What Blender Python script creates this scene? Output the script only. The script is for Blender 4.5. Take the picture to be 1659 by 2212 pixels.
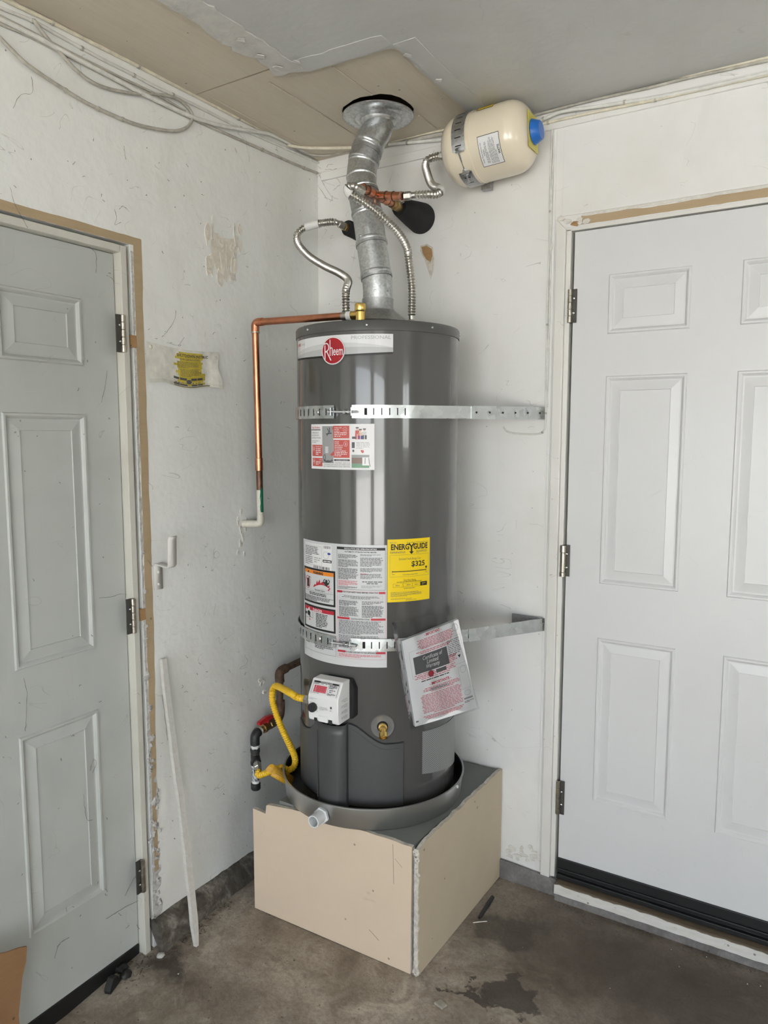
import bpy, bmesh, math, random
from mathutils import Vector, Matrix
from mathutils.geometry import tessellate_polygon

for o in list(bpy.data.objects):
    bpy.data.objects.remove(o, do_unlink=True)
scene = bpy.context.scene
COL = scene.collection
RND = random.Random(7)
PI = math.pi

# ------------------------------------------------------------------ camera
IW, IH = 1659.0, 2212.0
FPX, YAW, PITCH, ROLL = 1579.44, 0.5505, 0.1056, 0.0007
CAM = Vector((1.6916, -2.2834, 1.5442))
FWD = Vector((-math.sin(YAW) * math.cos(PITCH), math.cos(YAW) * math.cos(PITCH), -math.sin(PITCH)))
RT0 = FWD.cross(Vector((0, 0, 1))).normalized()
UP0 = RT0.cross(FWD)
RT = RT0 * math.cos(ROLL) + UP0 * math.sin(ROLL)
UPV = -RT0 * math.sin(ROLL) + UP0 * math.cos(ROLL)
cd = bpy.data.cameras.new('camera')
cd.sensor_fit = 'VERTICAL'
cd.sensor_height = 36.0
cd.lens = FPX / IH * 36.0
cd.clip_start = 0.02
cam = bpy.data.objects.new('camera', cd)
COL.objects.link(cam)
mw = Matrix((RT, UPV, -FWD)).transposed().to_4x4()
mw.translation = CAM
cam.matrix_world = mw
scene.camera = cam

# ------------------------------------------------------------------ light
scene.view_settings.view_transform = 'Standard'
scene.view_settings.look = 'None'
scene.view_settings.gamma = 1.0
scene.view_settings.use_curve_mapping = False
scene.view_settings.exposure = 2.68
scene.cycles.max_bounces = 7
scene.cycles.diffuse_bounces = 5
scene.cycles.glossy_bounces = 3
scene.cycles.transmission_bounces = 3
scene.cycles.transparent_max_bounces = 8
scene.cycles.caustics_reflective = False
scene.cycles.caustics_refractive = False

world = bpy.data.worlds.new('sky')
scene.world = world
world.use_nodes = True
wn = world.node_tree
wn.nodes.clear()
wo = wn.nodes.new('ShaderNodeOutputWorld')
wb = wn.nodes.new('ShaderNodeBackground')
sk = wn.nodes.new('ShaderNodeTexSky')
sk.sky_type = 'HOSEK_WILKIE'
sk.turbidity = 5.0
sk.ground_albedo = 0.35
sk.sun_direction = Vector((0.55, -0.35, 0.75)).normalized()
hs = wn.nodes.new('ShaderNodeHueSaturation')
hs.inputs['Saturation'].default_value = 0.5
wb.inputs['Strength'].default_value = 4.4
wn.links.new(sk.outputs[0], hs.inputs['Color'])
wn.links.new(hs.outputs[0], wb.inputs['Color'])
wn.links.new(wb.outputs[0], wo.inputs[0])

sd = bpy.data.lights.new('sun', 'SUN')
sd.energy = 12.5
sd.angle = 0.02
sd.color = (1.0, 0.97, 0.93)
so = bpy.data.objects.new('sun', sd)
COL.objects.link(so)
so.rotation_euler = (-Vector((0.6, 0.1, 0.9))).to_track_quat('-Z', 'Y').to_euler()

# garage extent and door opening (behind the camera)
GX, GY = 6.4, -6.2
OPX0, OPX1, OPZ = 0.75, 5.6, 2.25
pl = bpy.data.lights.new('garage_door_daylight', 'AREA')
pl.shape = 'RECTANGLE'
pl.size = OPX1 - OPX0
pl.size_y = OPZ
pl.energy = 10
pl.cycles.is_portal = True
po = bpy.data.objects.new('garage_door_daylight', pl)
COL.objects.link(po)
po.location = ((OPX0 + OPX1) / 2, GY - 0.12, OPZ / 2)
po.rotation_euler = (PI / 2, 0, 0)     # faces +y, into the garage
# small high window in the far wall
SDY0, SDY1, SWZ, SDZ = -3.0, -1.9, 1.35, 2.15
pl2 = bpy.data.lights.new('side_window_daylight', 'AREA')
pl2.shape = 'RECTANGLE'
pl2.size = SDZ - SWZ
pl2.size_y = SDY1 - SDY0
pl2.energy = 10
pl2.cycles.is_portal = True
po2 = bpy.data.objects.new('side_window_daylight', pl2)
COL.objects.link(po2)
po2.location = (GX + 0.12, (SDY0 + SDY1) / 2, (SWZ + SDZ) / 2)
po2.rotation_euler = (0, PI / 2, 0)     # faces -x, into the garage


# ------------------------------------------------------------------ pixel to point on a real plane
def ray(px, py):
    return FWD + RT * ((px - IW / 2) / FPX) - UPV * ((py - IH / 2) / FPX)


def hit(px, py, axis, val):
    d = ray(px, py)
    return CAM + d * ((val - CAM[axis]) / d[axis])


def LW(px, py, x=0.0):      # point at distance x from the left wall
    return hit(px, py, 0, x)


def RW(px, py, y=0.0):      # point at depth y along the right wall's normal
    return hit(px, py, 1, y)


def CE(px, py, z=2.55):
    return hit(px, py, 2, z)


def on_plane(px, py, c, n):
    d = ray(px, py)
    return CAM + d * ((Vector(c) - CAM).dot(n) / d.dot(n))


# ------------------------------------------------------------------ materials
MATS = {}


def nodes_of(name):
    m = bpy.data.materials.new(name)
    m.use_nodes = True
    nt = m.node_tree
    b = nt.nodes['Principled BSDF']
    return m, nt, b


def N(nt, t, **kw):
    n = nt.nodes.new(t)
    for k, v in kw.items():
        if k in n.inputs:
            n.inputs[k].default_value = v
        else:
            setattr(n, k, v)
    return n


def ramp(nt, src, stops):
    r = nt.nodes.new('ShaderNodeValToRGB')
    e = r.color_ramp.elements
    e[0].position, e[0].color = stops[0][0], (*stops[0][1], 1)
    e[1].position, e[1].color = stops[-1][0], (*stops[-1][1], 1)
    for p, c in stops[1:-1]:
        x = e.new(p)
        x.color = (*c, 1)
    nt.links.new(src, r.inputs[0])
    return r.outputs[0]


def mixc(nt, fac, a, b):
    m = nt.nodes.new('ShaderNodeMix')
    m.data_type = 'RGBA'
    for sock, v in ((m.inputs['Factor'], fac), (m.inputs['A'], a), (m.inputs['B'], b)):
        if hasattr(v, 'links'):
            nt.links.new(v, sock)
        elif isinstance(v, (int, float)):
            sock.default_value = v
        else:
            sock.default_value = (*v, 1)
    return [s for s in m.outputs if s.type == 'RGBA'][0]


def coords(nt, scale=(1, 1, 1)):
    g = nt.nodes.new('ShaderNodeNewGeometry')
    mp = nt.nodes.new('ShaderNodeMapping')
    mp.inputs['Scale'].default_value = scale
    nt.links.new(g.outputs['Position'], mp.inputs[0])
    return mp.outputs[0]


def noise(nt, vec, scale, detail=4, rough=0.55, dist=0.0):
    n = N(nt, 'ShaderNodeTexNoise', Scale=scale, Detail=detail, Roughness=rough, Distortion=dist)
    nt.links.new(vec, n.inputs['Vector'])
    return n.outputs['Fac']


def bump(nt, b, h, strength=0.3, dist=0.005):
    n = N(nt, 'ShaderNodeBump', Strength=strength, Distance=dist)
    nt.links.new(h, n.inputs['Height'])
    nt.links.new(n.outputs[0], b.inputs['Normal'])


def mathn(nt, op, a, b=0.0, c=None, clamp=False):
    n = nt.nodes.new('ShaderNodeMath')
    n.operation = op
    n.use_clamp = clamp
    for i, v in enumerate([a, b] + ([c] if c is not None else [])):
        if hasattr(v, 'links'):
            nt.links.new(v, n.inputs[i])
        else:
            n.inputs[i].default_value = v
    return n.outputs[0]


def plain(name, col, rough=0.5, metal=0.0, bumpy=0.0, var=0.0, coat=0.0, scale=40, spec=0.5):
    if name in MATS:
        return MATS[name]
    m, nt, b = nodes_of(name)
    b.inputs['Roughness'].default_value = rough
    b.inputs['Metallic'].default_value = metal
    b.inputs['Coat Weight'].default_value = coat
    b.inputs['Specular IOR Level'].default_value = spec
    v = coords(nt)
    if var > 0:
        f = noise(nt, v, scale, 5, 0.6)
        c0 = [max(0, c * (1 - var)) for c in col]
        c1 = [min(1, c * (1 + var)) for c in col]
        nt.links.new(ramp(nt, f, [(0.3, c0), (0.7, c1)]), b.inputs['Base Color'])
    else:
        n = N(nt, 'ShaderNodeRGB')
        n.outputs[0].default_value = (*col, 1)
        nt.links.new(n.outputs[0], b.inputs['Base Color'])
    if bumpy > 0:
        bump(nt, b, noise(nt, v, scale * 2.5, 6, 0.65), bumpy, 0.003)
    MATS[name] = m
    return m


def painted_wall(name, base, stain, dark, speck=0.5, rough=0.5, stain_amt=0.5, scr=0.4, relief=0.35):
    """old house paint: broad stains, dust specks, fine scratches and brush relief"""
    m, nt, b = nodes_of(name)
    v = coords(nt)
    b.inputs['Roughness'].default_value = rough
    n1 = noise(nt, v, 2.3, 4, 0.6, 0.4)
    c = mixc(nt, mathn(nt, 'MULTIPLY', ramp(nt, n1, [(0.45, (0, 0, 0)), (0.72, (1, 1, 1))]), stain_amt), base, stain)
    vs = coords(nt, (1, 1, 0.22))
    n2 = noise(nt, vs, 9, 3, 0.6, 0.2)
    c = mixc(nt, mathn(nt, 'MULTIPLY', ramp(nt, n2, [(0.55, (0, 0, 0)), (0.75, (1, 1, 1))]), stain_amt * 0.6), c, stain)
    vo = N(nt, 'ShaderNodeTexVoronoi', Scale=24.0, Randomness=1.0)
    dv = nt.nodes.new('ShaderNodeMix')
    dv.data_type = 'VECTOR'
    dn = N(nt, 'ShaderNodeTexNoise', Scale=60.0, Detail=1.0)
    nt.links.new(v, dn.inputs['Vector'])
    dv.inputs['Factor'].default_value = 0.012
    nt.links.new(v, dv.inputs[4])
    nt.links.new(dn.outputs['Color'], dv.inputs[5])
    nt.links.new(dv.outputs[1], vo.inputs['Vector'])
    gate = mathn(nt, 'GREATER_THAN', noise(nt, v, 6.0, 1), 0.62 - 0.12 * speck)
    sp = mathn(nt, 'MULTIPLY', mathn(nt, 'LESS_THAN', vo.outputs['Distance'], 0.055), gate)
    c = mixc(nt, mathn(nt, 'MULTIPLY', sp, 0.75 * min(1, speck * 1.4)), c, dark)
    # scratches: thin iso-lines of a stretched noise
    w = noise(nt, coords(nt, (1.0, 1.0, 1.6)), 5.0, 2, 0.5, 1.2)
    line = mathn(nt, 'LESS_THAN', mathn(nt, 'ABSOLUTE', mathn(nt, 'SUBTRACT', w, 0.5)), 0.0022)
    g2 = mathn(nt, 'GREATER_THAN', noise(nt, v, 11, 1), 0.57)
    c = mixc(nt, mathn(nt, 'MULTIPLY', mathn(nt, 'MULTIPLY', line, g2), scr), c, dark)
    nt.links.new(c, b.inputs['Base Color'])
    h = mathn(nt, 'ADD', mathn(nt, 'MULTIPLY', noise(nt, v, 60, 2, 0.6), 0.3), noise(nt, v, 14, 2, 0.55))
    bump(nt, b, h, relief, 0.006)
    MATS[name] = m
    return m


painted_wall('left_wall_paint', (0.85, 0.86, 0.84), (0.72, 0.715, 0.66), (0.10, 0.09, 0.07), 0.9, 0.42, 0.5, 0.28, 0.45)
painted_wall('right_wall_paint', (0.79, 0.79, 0.775), (0.66, 0.635, 0.58), (0.16, 0.13, 0.10), 0.45, 0.45, 0.45, 0.3, 0.3)
painted_wall('ceiling_paint', (0.57, 0.575, 0.56), (0.49, 0.485, 0.46), (0.25, 0.24, 0.21), 0.15, 0.4, 0.6, 0.15, 0.35)
painted_wall('grey_door_paint', (0.49, 0.51, 0.49), (0.40, 0.42, 0.40), (0.07, 0.065, 0.05), 0.5, 0.5, 0.6, 0.2, 0.12)
painted_wall('white_door_paint', (0.68, 0.685, 0.69), (0.64, 0.645, 0.645), (0.4, 0.38, 0.35), 0.1, 0.32, 0.4, 0.1, 0.06)
painted_wall('trim_paint', (0.74, 0.73, 0.70), (0.62, 0.59, 0.53), (0.2, 0.17, 0.13), 0.4, 0.4, 0.4, 0.3, 0.2)
painted_wall('cream_jamb_paint', (0.62, 0.61, 0.55), (0.50, 0.47, 0.40), (0.10, 0.08, 0.06), 0.6, 0.45, 0.5, 0.4, 0.2)


def board_mat(name, base, stain, dark, grain=(1, 14, 14), amt=0.6, rough=0.75):
    m, nt, b = nodes_of(name)
    b.inputs['Roughness'].default_value = rough
    v = coords(nt)
    g = coords(nt, grain)
    f = noise(nt, g, 8, 6, 0.65, 0.3)
    c = mixc(nt, mathn(nt, 'MULTIPLY', ramp(nt, f, [(0.4, (0, 0, 0)), (0.75, (1, 1, 1))]), amt), base, stain)
    f2 = noise(nt, v, 7, 7, 0.72, 0.8)
    c = mixc(nt, ramp(nt, f2, [(0.66, (0, 0, 0)), (0.74, (1, 1, 1))]), c, dark)
    vo = N(nt, 'ShaderNodeTexVoronoi', Scale=20.0)
    nt.links.new(v, vo.inputs['Vector'])
    sp = mathn(nt, 'MULTIPLY', mathn(nt, 'LESS_THAN', vo.outputs['Distance'], 0.075), mathn(nt, 'GREATER_THAN', noise(nt, v, 8, 1), 0.56))
    c = mixc(nt, mathn(nt, 'MULTIPLY', sp, 0.7), c, [x * 0.4 for x in dark])
    nt.links.new(c, b.inputs['Base Color'])
    bump(nt, b, noise(nt, g, 25, 3, 0.6), 0.25, 0.003)
    MATS[name] = m
    return m


board_mat('tan_ceiling_board', (0.66, 0.595, 0.49), (0.59, 0.53, 0.43), (0.49, 0.435, 0.355), (14, 1, 1))
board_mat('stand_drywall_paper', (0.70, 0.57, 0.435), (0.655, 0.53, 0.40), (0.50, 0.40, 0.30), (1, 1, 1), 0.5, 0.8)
board_mat('stand_paper_shaded', (0.54, 0.455, 0.335), (0.48, 0.40, 0.29), (0.35, 0.28, 0.20), (1, 1, 1), 0.5, 0.8)  # same paper as the front, with the side's shade put into its colour
board_mat('tan_wall_paper', (0.45, 0.345, 0.215), (0.38, 0.285, 0.17), (0.28, 0.2, 0.12), (1, 1, 6), 0.5, 0.85)
board_mat('raw_wood', (0.40, 0.24, 0.11), (0.28, 0.15, 0.06), (0.15, 0.08, 0.04), (3, 3, 20))
board_mat('weathered_white_wood', (0.66, 0.65, 0.62), (0.52, 0.49, 0.43), (0.30, 0.20, 0.13), (2, 12, 12), 0.7, 0.7)
board_mat('sill_wood', (0.14, 0.105, 0.07), (0.09, 0.07, 0.05), (0.06, 0.05, 0.04), (1, 14, 14))
board_mat('grey_stand_top', (0.19, 0.20, 0.19), (0.15, 0.16, 0.155), (0.11, 0.11, 0.1), (1, 1, 1), 0.6, 0.6)
board_mat('cardboard_brown', (0.30, 0.165, 0.075), (0.25, 0.13, 0.06), (0.17, 0.085, 0.04), (2, 2, 12))


def concrete(name, c0, c1, c2, stains=(), fine=1.0):
    m, nt, b = nodes_of(name)
    b.inputs['Roughness'].default_value = 0.72
    v = coords(nt)
    f = noise(nt, v, 3.2 * fine, 6, 0.66, 0.5)
    c = ramp(nt, f, [(0.33, c0), (0.5, c1), (0.66, c2)])
    f3 = noise(nt, v, 90, 2, 0.7)
    c = mixc(nt, mathn(nt, 'MULTIPLY', ramp(nt, f3, [(0.42, (0, 0, 0)), (0.62, (1, 1, 1))]), 0.3), c, c0)
    f4 = noise(nt, v, 17 * fine, 3, 0.7, 0.6)
    c = mixc(nt, mathn(nt, 'MULTIPLY', ramp(nt, f4, [(0.5, (0, 0, 0)), (0.68, (1, 1, 1))]), 0.5), c, c0)
    ws = noise(nt, v, 5.5, 5, 0.7, 1.0)
    c = mixc(nt, mathn(nt, 'MULTIPLY', ramp(nt, ws, [(0.58, (0, 0, 0)), (0.7, (1, 1, 1))]), 0.35), c, [min(1, x * 1.5) for x in c2])
    pit = N(nt, 'ShaderNodeTexVoronoi', Scale=38.0)
    nt.links.new(v, pit.inputs['Vector'])
    pg = mathn(nt, 'MULTIPLY', mathn(nt, 'LESS_THAN', pit.outputs['Distance'], 0.1), mathn(nt, 'GREATER_THAN', noise(nt, v, 9, 2), 0.55))
    c = mixc(nt, mathn(nt, 'MULTIPLY', pg, 0.6), c, (0.03, 0.025, 0.02))
    wet = None
    dn = N(nt, 'ShaderNodeTexNoise', Scale=7.0, Detail=6.0, Roughness=0.6)
    nt.links.new(v, dn.inputs['Vector'])
    for (sx, sy, ax, ay, col, amt, soft) in stains:
        sep = nt.nodes.new('ShaderNodeSeparateXYZ')
        nt.links.new(v, sep.inputs[0])
        sc = nt.nodes.new('ShaderNodeSeparateColor')
        nt.links.new(dn.outputs['Color'], sc.inputs[0])
        dx = mathn(nt, 'DIVIDE', mathn(nt, 'ADD', mathn(nt, 'SUBTRACT', sep.outputs[0], sx), mathn(nt, 'MULTIPLY', mathn(nt, 'SUBTRACT', sc.outputs[0], 0.5), 0.28)), ax)
        dy = mathn(nt, 'DIVIDE', mathn(nt, 'ADD', mathn(nt, 'SUBTRACT', sep.outputs[1], sy), mathn(nt, 'MULTIPLY', mathn(nt, 'SUBTRACT', sc.outputs[1], 0.5), 0.28)), ay)
        r = mathn(nt, 'SQRT', mathn(nt, 'ADD', mathn(nt, 'MULTIPLY', dx, dx), mathn(nt, 'MULTIPLY', dy, dy)))
        mask = ramp(nt, r, [(max(0.0, 0.5 - soft), (1, 1, 1)), (0.5 + soft * 0.2, (0, 0, 0))])
        c = mixc(nt, mathn(nt, 'MULTIPLY', mask, amt), c, col)
    nt.links.new(c, b.inputs['Base Color'])
    bump(nt, b, mathn(nt, 'ADD', noise(nt, v, 70, 3, 0.7), mathn(nt, 'MULTIPLY', noise(nt, v, 9, 2), 0.6)), 0.5, 0.006)
    MATS[name] = m


concrete('floor_concrete', (0.16, 0.125, 0.095), (0.34, 0.29, 0.235), (0.50, 0.445, 0.375),
         [(1.15, -0.22, 1.0, 0.62, (0.075, 0.057, 0.042), 0.75, 0.3),
          (1.7, -0.3, 1.4, 0.9, (0.06, 0.045, 0.034), 0.8, 0.35),
          (1.02, -0.50, 0.19, 0.10, (0.045, 0.035, 0.028), 0.8, 0.06),
          (0.93, -0.555, 0.14, 0.05, (0.04, 0.032, 0.025), 0.8, 0.05),
          (0.92, -0.26, 0.22, 0.16, (0.05, 0.042, 0.032), 0.6, 0.15),
          (0.10, -0.93, 0.20, 0.12, (0.035, 0.028, 0.02), 0.8, 0.3)])
concrete('curb_concrete', (0.04, 0.033, 0.026), (0.13, 0.115, 0.095), (0.40, 0.375, 0.33), fine=3.0)
concrete('stem_concrete', (0.11, 0.10, 0.095), (0.18, 0.17, 0.165), (0.26, 0.25, 0.24))
concrete('driveway_concrete', (0.38, 0.375, 0.36), (0.45, 0.445, 0.43), (0.5, 0.495, 0.48))


def plaster(name):
    m, nt, b = nodes_of(name)
    b.inputs['Roughness'].default_value = 0.9
    v = coords(nt)
    f = noise(nt, v, 60, 6, 0.75)
    nt.links.new(ramp(nt, f, [(0.28, (0.16, 0.14, 0.12)), (0.40, (0.60, 0.58, 0.56)), (0.58, (0.82, 0.81, 0.79))]), b.inputs['Base Color'])
    bump(nt, b, noise(nt, v, 110, 6, 0.75), 1.0, 0.008)
    MATS[name] = m


plaster('crumbling_plaster')


def galvanised(name, c0, c1, rough=0.38, scale=70):
    m, nt, b = nodes_of(name)
    b.inputs['Metallic'].default_value = 1.0
    v = coords(nt)
    vo = N(nt, 'ShaderNodeTexVoronoi', Scale=float(scale))
    nt.links.new(v, vo.inputs['Vector'])
    sc = nt.nodes.new('ShaderNodeSeparateColor')
    nt.links.new(vo.outputs['Color'], sc.inputs[0])
    f = mathn(nt, 'ADD', mathn(nt, 'MULTIPLY', sc.outputs[0], 0.6), mathn(nt, 'MULTIPLY', noise(nt, v, 18, 5), 0.5))
    nt.links.new(ramp(nt, f, [(0.2, c0), (0.85, c1)]), b.inputs['Base Color'])
    nt.links.new(mathn(nt, 'ADD', mathn(nt, 'MULTIPLY', sc.outputs[1], 0.18), rough - 0.09), b.inputs['Roughness'])
    bump(nt, b, noise(nt, v, 30, 4), 0.12, 0.004)
    MATS[name] = m


galvanised('galvanised_steel', (0.48, 0.50, 0.51), (0.68, 0.70, 0.71), 0.38, 170)
galvanised('dull_galvanised', (0.37, 0.38, 0.39), (0.50, 0.51, 0.51), 0.45, 170)
galvanised('strap_steel', (0.57, 0.60, 0.60), (0.64, 0.67, 0.67), 0.32, 60)
plain('pan_steel', (0.60, 0.61, 0.61), 0.36, 1.0, 0.0, 0.04, 0.0, 6)
plain('pan_shade_dark', (0.07, 0.07, 0.07), 0.4, 0.6)  # dark tone painted for the shade inside the steel pan
plain('stainless', (0.58, 0.56, 0.52), 0.30, 1.0)
plain('nickel', (0.55, 0.54, 0.50), 0.35, 1.0, 0.05)
plain('zinc_bolt', (0.66, 0.68, 0.70), 0.25, 1.0)
plain('worn_nickel_hinge', (0.42, 0.39, 0.33), 0.32, 1.0, 0.1, 0.3, 0, 60)
plain('dark_hinge_leaf', (0.09, 0.085, 0.075), 0.5, 0.6)
plain('copper', (0.56, 0.235, 0.135), 0.30, 1.0, 0.05, 0.22, 0, 22)
plain('tarnished_copper', (0.45, 0.21, 0.12), 0.4, 1.0, 0.1, 0.4, 0, 30)
plain('old_dark_copper', (0.16, 0.09, 0.06), 0.45, 0.8, 0.2, 0.5, 0, 40)
plain('solder', (0.55, 0.50, 0.45), 0.35, 1.0)
plain('brass', (0.80, 0.56, 0.18), 0.25, 1.0, 0.04)
plain('old_brass', (0.42, 0.30, 0.14), 0.38, 1.0, 0.1, 0.3)
plain('black_iron', (0.035, 0.035, 0.036), 0.5, 0.3, 0.2, 0.4)
plain('rusty_iron', (0.11, 0.068, 0.045), 0.75, 0.2, 0.5, 0.5, 0, 50)
plain('white_tape', (0.75, 0.75, 0.73), 0.6)
def smeared():
    m, nt, b = nodes_of('smeared_joint_compound')
    b.inputs['Roughness'].default_value = 0.6
    f = noise(nt, coords(nt, (1, 1, 0.5)), 70, 4, 0.6, 0.8)
    nt.links.new(ramp(nt, f, [(0.45, (0.03, 0.03, 0.032)), (0.58, (0.62, 0.64, 0.64))]), b.inputs['Base Color'])
    MATS['smeared_joint_compound'] = m


smeared()
plain('red_lever', (0.52, 0.02, 0.025), 0.4, 0, 0, 0, 0.2)
plain('yellow_hose', (0.85, 0.53, 0.02), 0.42, 0, 0, 0.06, 0.2)
plain('amber_tag', (0.66, 0.36, 0.02), 0.45, 0, 0.15, 0.15, 0, 120)
plain('tank_paint', (0.070, 0.070, 0.068), 0.15, 0.0, 0.0, 0.03, 0.5, 3)
plain('tank_cap_paint', (0.080, 0.080, 0.079), 0.33, 0.0, 0.1, 0.04, 0.1, 60)
plain('tank_plastic', (0.066, 0.068, 0.070), 0.42, 0, 0.06, 0.03, 0.05, 90)
plain('satin_plate', (0.20, 0.20, 0.20), 0.35, 0.7)
plain('black_void', (0.008, 0.008, 0.008), 0.8)
plain('black_rubber', (0.009, 0.009, 0.009), 0.5, 0, 0.1)
plain('black_plastic', (0.02, 0.02, 0.021), 0.35)
plain('foam_black', (0.014, 0.014, 0.015), 0.85, 0, 0.35, 0.2, 0, 90)
plain('cream_enamel', (0.78, 0.70, 0.55), 0.2, 0, 0, 0.02, 0.4, 8)
plain('blue_plastic', (0.015, 0.14, 0.52), 0.35)
plain('white_plastic', (0.80, 0.80, 0.80), 0.35, 0, 0.03)
plain('pvc_white', (0.72, 0.74, 0.75), 0.3)
plain('cable_white', (0.72, 0.72, 0.68), 0.5, 0, 0.1, 0.12)
plain('cable_cream', (0.72, 0.67, 0.54), 0.55, 0, 0.1, 0.15)
plain('cable_grey', (0.46, 0.44, 0.385), 0.6, 0, 0.2, 0.25)
plain('cobweb_dust', (0.17, 0.155, 0.135), 0.95)
plain('stone', (0.36, 0.33, 0.28), 0.8, 0, 0.4, 0.25)
plain('scuff', (0.36, 0.29, 0.21), 0.9)
plain('dirt', (0.10, 0.08, 0.06), 0.9, 0, 0.3, 0.4)
plain('peel', (0.67, 0.65, 0.60), 0.55, 0, 0.5, 0.12, 0, 50)
plain('peel_beige', (0.74, 0.69, 0.61), 0.55, 0, 0.6, 0.1, 0, 40)
plain('joint_mud', (0.62, 0.61, 0.585), 0.5, 0, 0.5, 0.1, 0, 30)
plain('gypsum_edge', (0.62, 0.58, 0.52), 0.9, 0, 0.8, 0.25, 0, 60)
plain('aged_notice', (0.72, 0.71, 0.645), 0.5, 0, 0.3, 0.18, 0, 25)
plain('notice_yellow', (0.58, 0.46, 0.06), 0.5, 0, 0.1, 0.15, 0, 40)
plain('notice_dirt', (0.22, 0.19, 0.09), 0.6, 0, 0.1, 0.4, 0, 40)
plain('paper_white', (0.80, 0.80, 0.81), 0.45)
plain('sticker_grey', (0.60, 0.61, 0.62), 0.35)
plain('sticker_white', (0.78, 0.78, 0.78), 0.3)
plain('badge_white', (0.72, 0.73, 0.74), 0.25, 0, 0, 0, 0.3)
plain('badge_grey1', (0.58, 0.59, 0.60), 0.25)
plain('badge_grey2', (0.46, 0.47, 0.48), 0.25)
plain('badge_silver_text', (0.36, 0.37, 0.38), 0.3, 0.3)
plain('ink_black', (0.012, 0.012, 0.012), 0.5)
plain('ink_grey', (0.10, 0.10, 0.105), 0.5)
plain('ink_lightgrey', (0.34, 0.34, 0.35), 0.5)
plain('ink_red', (0.50, 0.02, 0.04), 0.45)
plain('ink_pink', (0.62, 0.14, 0.18), 0.5)
plain('logo_red', (0.36, 0.003, 0.012), 0.3, 0, 0, 0, 0.3)
plain('salmon_red', (0.55, 0.10, 0.085), 0.4)
plain('ink_orange', (0.80, 0.25, 0.02), 0.4)
plain('ink_blue', (0.04, 0.05, 0.30), 0.4)
plain('energy_yellow', (0.86, 0.62, 0.0), 0.4)
plain('pale_yellow_tag', (0.66, 0.58, 0.10), 0.4)
plain('photo_grey', (0.33, 0.34, 0.34), 0.4)
plain('photo_green', (0.16, 0.32, 0.20), 0.4)
plain('photo_brown', (0.22, 0.15, 0.12), 0.4)
plain('skin_tone', (0.70, 0.50, 0.38), 0.4)
plain('patina_green', (0.01, 0.16, 0.09), 0.5, 0, 0.2)
plain('dust_white_paint', (0.64, 0.62, 0.54), 0.5, 0, 0.2, 0.12, 0, 60)


def clear_plastic():
    m = bpy.data.materials.new('clear_film')
    m.use_nodes = True
    nt = m.node_tree
    nt.nodes.clear()
    out = nt.nodes.new('ShaderNodeOutputMaterial')
    mx = nt.nodes.new('ShaderNodeMixShader')
    tr = N(nt, 'ShaderNodeBsdfTransparent')
    tr.inputs['Color'].default_value = (0.93, 0.94, 0.94, 1)
    gl = N(nt, 'ShaderNodeBsdfGlossy', Roughness=0.16)
    fr_ = N(nt, 'ShaderNodeFresnel', IOR=1.3)
    v = coords(nt)
    bp = N(nt, 'ShaderNodeBump', Strength=0.22, Distance=0.01)
    nt.links.new(noise(nt, v, 26, 2, 0.5, 0.6), bp.inputs['Height'])
    nt.links.new(bp.outputs[0], gl.inputs['Normal'])
    nt.links.new(bp.outputs[0], fr_.inputs['Normal'])
    nt.links.new(fr_.outputs[0], mx.inputs[0])
    nt.links.new(tr.outputs[0], mx.inputs[1])
    nt.links.new(gl.outputs[0], mx.inputs[2])
    nt.links.new(mx.outputs[0], out.inputs[0])
    MATS['clear_film'] = m


clear_plastic()


def perforated():
    m, nt, b = nodes_of('perforated_steel')
    b.inputs['Roughness'].default_value = 0.35
    uv = nt.nodes.new('ShaderNodeUVMap')
    mp = nt.nodes.new('ShaderNodeMapping')
    nt.links.new(uv.outputs[0], mp.inputs[0])
    # two offset square lattices of round holes
    masks = []
    for ox, oy in ((0, 0), (0.5, 0.5)):
        va = nt.nodes.new('ShaderNodeVectorMath')
        va.operation = 'ADD'
        va.inputs[1].default_value = (ox, oy, 0)
        nt.links.new(mp.outputs[0], va.inputs[0])
        fr = nt.nodes.new('ShaderNodeVectorMath')
        fr.operation = 'FRACTION'
        nt.links.new(va.outputs[0], fr.inputs[0])
        ds = nt.nodes.new('ShaderNodeVectorMath')
        ds.operation = 'DISTANCE'
        ds.inputs[1].default_value = (0.5, 0.5, 0)
        nt.links.new(fr.outputs[0], ds.inputs[0])
        masks.append(mathn(nt, 'LESS_THAN', ds.outputs['Value'], 0.27))
    mk = mathn(nt, 'MAXIMUM', masks[0], masks[1])
    nt.links.new(mixc(nt, mk, (0.11, 0.112, 0.114), (0.32, 0.33, 0.33)), b.inputs['Base Color'])
    MATS['perforated_steel'] = m


perforated()


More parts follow.
